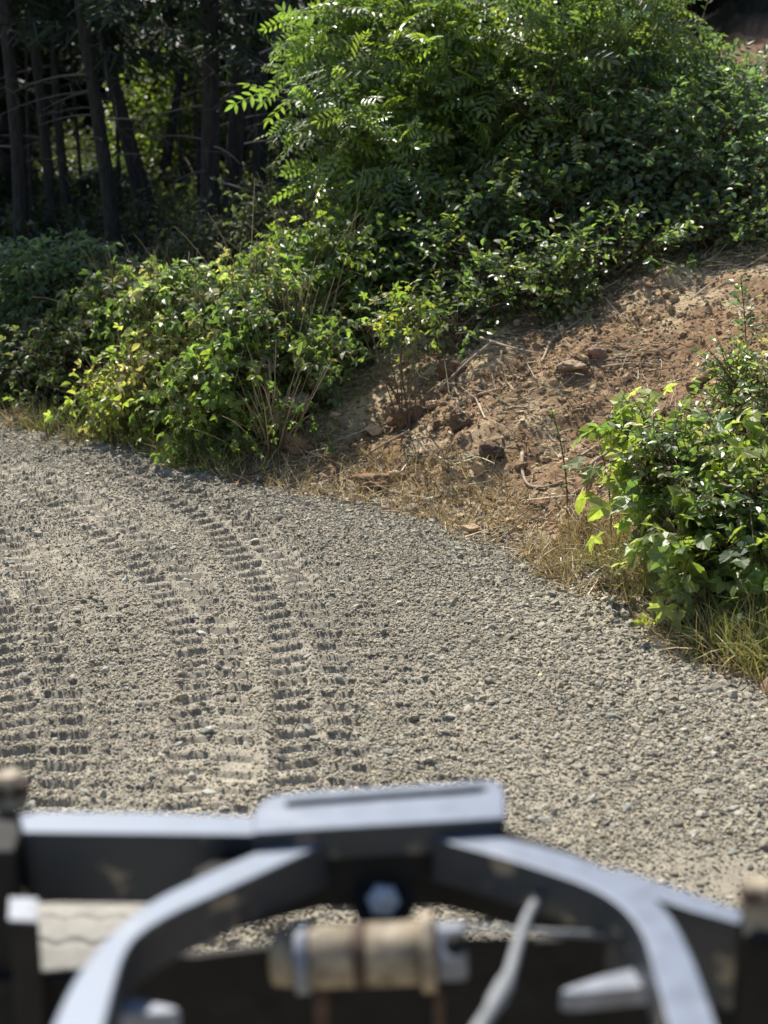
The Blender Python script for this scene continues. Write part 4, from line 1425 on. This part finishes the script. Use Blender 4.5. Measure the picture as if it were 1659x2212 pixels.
def lathe(bm, p0, p1, prof, n=28):
    """prof: (t along p0-p1, radius)"""
    p0, p1 = Vector(p0), Vector(p1)
    d = (p1 - p0)
    L = d.length
    d.normalize()
    x = d.orthogonal().normalized()
    y = d.cross(x)
    rings = []
    for t, r_0 in prof:
        rings.append([bm.verts.new(p0 + d * (t * L) + (x * math.cos(a) + y * math.sin(a)) * r_0) for a in [2 * math.pi * k / n for k in range(n)]])
    for a, b_ in zip(rings[:-1], rings[1:]):
        for k in range(n):
            bm.faces.new((a[k], a[(k + 1) % n], b_[(k + 1) % n], b_[k]))
    bm.faces.new(rings[0][::-1])
    bm.faces.new(rings[-1])


def turned(name, p0, p1, prof, mat, parent, n=28, smooth=True, bevel=0):
    bm = bmesh.new()
    lathe(bm, p0, p1, prof, n)
    for f in bm.faces:
        f.smooth = smooth and len(f.verts) == 4
    return mesh_obj(name, bm, mat, parent, bevel)


def build_machine():
    root = thing('work_machine', (0, 1.9, 0), 'black steel front frame of the work machine with curved arms and a dusty tan cylinder', 'machine')
    Z = 1.40
    # cross beam, left wing level, right wing swept back
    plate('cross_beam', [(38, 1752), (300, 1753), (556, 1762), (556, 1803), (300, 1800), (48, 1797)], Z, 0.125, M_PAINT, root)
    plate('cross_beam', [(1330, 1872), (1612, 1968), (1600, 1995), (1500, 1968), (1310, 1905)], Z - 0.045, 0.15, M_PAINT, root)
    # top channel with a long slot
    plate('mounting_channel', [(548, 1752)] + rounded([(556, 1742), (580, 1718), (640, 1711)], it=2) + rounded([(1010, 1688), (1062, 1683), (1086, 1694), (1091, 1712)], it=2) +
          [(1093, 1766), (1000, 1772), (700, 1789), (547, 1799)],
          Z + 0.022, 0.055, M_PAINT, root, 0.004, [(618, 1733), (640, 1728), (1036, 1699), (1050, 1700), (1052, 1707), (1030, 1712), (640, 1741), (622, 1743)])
    plate('slot_floor', [(600, 1726), (1066, 1692), (1066, 1718), (600, 1752)], Z - 0.02, 0.006, M_DARK, root, 0)
    # centre plate below the channel
    plate('centre_plate', [(540, 1812), (1092, 1790), (1240, 1840), (1330, 1890), (1310, 1925), (960, 1832), (690, 1834), (420, 1900), (420, 1880)], Z - 0.036, 0.106, M_DARK, root)
    # two curved arms
    outer = rounded([(600, 1820), (450, 1884), (300, 1958), (205, 2050), (150, 2130), (108, 2225), (85, 2290)], it=2)
    inner = rounded([(208, 2290), (226, 2215), (246, 2135), (275, 2040), (345, 1985), (470, 1930), (610, 1866), (708, 1821)], it=2)
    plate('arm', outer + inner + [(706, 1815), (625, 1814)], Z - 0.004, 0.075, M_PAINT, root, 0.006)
    outer = rounded([(1052, 1799), (1240, 1845), (1375, 1902), (1450, 1972), (1500, 2070), (1552, 2225), (1575, 2290)], it=2)
    inner = rounded([(1460, 2290), (1440, 2200), (1412, 2100), (1385, 2000), (1305, 1925), (1140, 1868), (1020, 1834), (934, 1811)], it=2)
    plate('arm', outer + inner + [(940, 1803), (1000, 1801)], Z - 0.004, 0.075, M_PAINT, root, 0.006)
    # gussets on the arms
    plate('gusset', [(228, 2146), (300, 2158), (370, 2172), (390, 2180), (370, 2188), (222, 2192)], Z - 0.08, 0.03, M_GUSSET, root, 0.003)
    plate('gusset', [(1404, 2082), (1300, 2106), (1222, 2132), (1210, 2142), (1240, 2146), (1404, 2130)], Z - 0.08, 0.03, M_GUSSET, root, 0.003)
    # dark side boxes and their upright blocks
    plate('side_box', [(-160, 1752), (36, 1754), (44, 1800), (30, 1838), (-160, 1838)], Z - 0.006, 0.75, M_DARK, root)
    plate('step_block', [(22, 1938), (80, 1940), (80, 1990), (20, 1986)], Z - 0.064, 0.5, M_DARK, root, 0.003)
    plate('step_lit_top', [(20, 1938), (82, 1940), (82, 1990), (18, 1986)], Z - 0.06, 0.0035, M_GUSSET, root, 0)  # thin pale cap added so the dark block's top looks lit
    plate('side_box', [(1604, 1962), (1760, 1975), (1760, 2080), (1606, 2018)], Z - 0.04, 0.75, M_DARK, root)
    plate('guard_panel', [(1450, 1985), (1606, 2034), (1606, 2050), (1450, 2005)], Z - 0.13, 0.6, M_DARK, root)
    # dark body under the cylinder
    plate('front_cover', [(240, 2090), (420, 2056), (610, 2033), (1420, 2018), (1420, 2030), (610, 2046), (420, 2070), (240, 2104)], Z - 0.22, 0.6, M_DARK, root, 0.002)
    plate('front_cover', [(-100, 2106), (170, 2092), (240, 2088), (240, 2106), (170, 2110), (-100, 2124)], Z - 0.22, 0.6, M_DARK, root, 0.002)
    # centre bolt
    nb = Vector((0, -0.75, 0.66)).normalized()
    c = Vector(onz(828, 1925, Z - 0.115)) + Vector((0, -0.03, 0))
    bz = turned('centre_bolt', c, c + nb * 0.052, [(0, 0.027), (0.2, 0.027), (0.21, 0.021), (0.55, 0.021), (0.56, 0.015), (0.95, 0.015), (1, 0.011)], M_STEEL, root, 6, False, 0.001)
    turned('washer', c - nb * 0.006, c - nb * 0.0005, [(0, 0.05), (1, 0.05)], M_DARK, bz, 24)
    # hydraulic cylinder
    Yc = 1.98
    a, b_ = Vector(at(590, 2072, Yc)), Vector(at(1012, 2052, Yc))
    px = Yc / F / 0.93

    def tt(u):
        return (u - 590) / 422
    cyl = turned('hydraulic_cylinder', a, b_, [(tt(668), 68 * px), (tt(672), 70 * px), (tt(762), 70 * px), (tt(764), 66 * px), (tt(792), 66 * px), (tt(794), 71 * px), (tt(905), 71 * px), (tt(908), 68 * px)], M_DUST, root, 40)
    turned('end_cap', a, b_, [(tt(586), 46 * px), (tt(590), 58 * px), (tt(622), 62 * px), (tt(640), 62 * px)], M_DUST, cyl, 32)
    turned('ring', a, b_, [(tt(640), 78 * px), (tt(643), 80 * px), (tt(666), 80 * px), (tt(668), 78 * px)], M_GUSSET, cyl, 40)
    turned('clamp_band', a, b_, [(tt(764), 69 * px), (tt(768), 72 * px), (tt(788), 72 * px), (tt(791), 69 * px)], M_RUST, cyl, 40)
    turned('flange', a, b_, [(tt(908), 86 * px), (tt(912), 90 * px), (tt(936), 90 * px), (tt(940), 86 * px)], M_DUST, cyl, 40)
    turned('gland_nut', a, b_, [(tt(940), 62 * px), (tt(944), 68 * px), (tt(1000), 68 * px), (tt(1008), 58 * px)], M_GUSSET, cyl, 6, False, 0.003)
    e = Vector(at(984, 2040, Yc - 0.055))
    turned('port', e, e + Vector((0, -0.012, 0.008)), [(0, 0.017), (0.6, 0.017), (0.61, 0.008), (1, 0.007)], M_DARK, cyl, 16)
    for u, w_ in ((693, 16), (948, 12)):
        p = Vector(at(u, 2130, Yc))
        turned('bracket_leg', p, p + Vector((0.004, 0, -0.35)), [(0, w_ * px), (0.1, w_ * px * 1.2), (1, w_ * px * 1.2)], M_RUST, root, 10)
    # thin rod to the right arm
    p, q = Vector(at(1010, 2006, 1.93)), Vector(at(1400, 2024, 1.93))
    turned('rod', p, q, [(0, 0.0046), (1, 0.0046)], M_HOSE, root, 14)
    # grey hose
    hp = spline([at(1166, 1932, 2.02), at(1140, 1975, 1.96), at(1118, 2040, 1.88), at(1100, 2110, 1.80), at(1070, 2165, 1.73), at(1030, 2230, 1.66), at(990, 2300, 1.6)], 26)
    mb = MB()
    tube(mb, hp, np.interp(np.arange(26), [0, 8, 13, 14, 17, 18, 25], [0.007, 0.0085, 0.009, 0.0125, 0.0125, 0.0095, 0.011]), 16)
    mb.build('hose', M_HOSE, root, True)
    # dusty couplings at both ends
    for u, v, s_ in ((18, 1700, 1.0), (1645, 1930, 0.8)):
        c = Vector(onz(u, v + 42, Z)) + Vector((0, 0.02, 0))
        k = turned('coupling', c + Vector((0, 0, -0.01)), c + Vector((0, 0, 0.05 * s_)), [(0, 0.030), (0.35, 0.031), (0.36, 0.024), (0.55, 0.024), (0.56, 0.029), (0.85, 0.029), (1, 0.020)], M_DUST, root, 6, False, 0.002)
        turned('nipple', c + Vector((-0.03, -0.012, 0.022)), c + Vector((0.034, -0.016, 0.03)), [(0, 0.010), (0.2, 0.013), (0.8, 0.013), (1, 0.009)], M_RUST, k, 14)
    # tyre with zigzag grooves, dusty
    for cx in (-0.66,):
        mb = MB()
        Rr, Wd, na, nw = 0.40, 0.34, 420, 40
        A = np.linspace(0, 2 * np.pi, na, endpoint=False)
        W = np.linspace(-1, 1, nw)
        aa, ww = np.meshgrid(A, W, indexing='ij')
        zig = 0.22 * (2 * np.abs(((ww * 2.2) % 1) - 0.5) - 0.5)
        ph = (aa * 26 / (2 * np.pi) + zig) % 1
        groove = sstep(0.0, 0.06, ph) * sstep(0.20, 0.12, ph)
        rr = Rr * (1 - 0.06 * np.abs(ww) ** 6) - 0.008 * groove * (np.abs(ww) < 0.97)
        X = np.concatenate([[-Wd * 0.42], W * Wd / 2, [Wd * 0.42]])
        rr = np.concatenate([0 * rr[:, :1] + 0.24, rr, 0 * rr[:, :1] + 0.24], 1)
        aa = np.repeat(A[:, None], nw + 2, 1)
        c = np.array((cx, 2.88, Rr - 0.02))
        V = np.stack([np.broadcast_to(X[None], aa.shape), np.cos(aa) * rr, np.sin(aa) * rr], -1).reshape(-1, 3) + c
        i, j = np.meshgrid(np.arange(na), np.arange(nw + 1), indexing='ij')
        m_ = nw + 2
        p0, p1, p2, p3 = i * m_ + j, i * m_ + j + 1, ((i + 1) % na) * m_ + j + 1, ((i + 1) % na) * m_ + j
        mb.add(V, np.concatenate([np.stack([p0, p1, p2], -1).reshape(-1, 3), np.stack([p0, p2, p3], -1).reshape(-1, 3)]))
        ty = mb.build('tyre', M_TYRE, root, True)
        turned('rim', c + (-Wd * 0.4, 0, 0), c + (Wd * 0.4, 0, 0), [(0, 0.238), (0.5, 0.2), (1, 0.238)], M_DARK, ty, 40)
    ax = Vector((-0.5, 2.88, 0.40))
    turned('axle', ax, Vector((0.5, 2.5, 0.40)), [(0, 0.07), (1, 0.07)], M_DARK, root, 20)


build_machine()
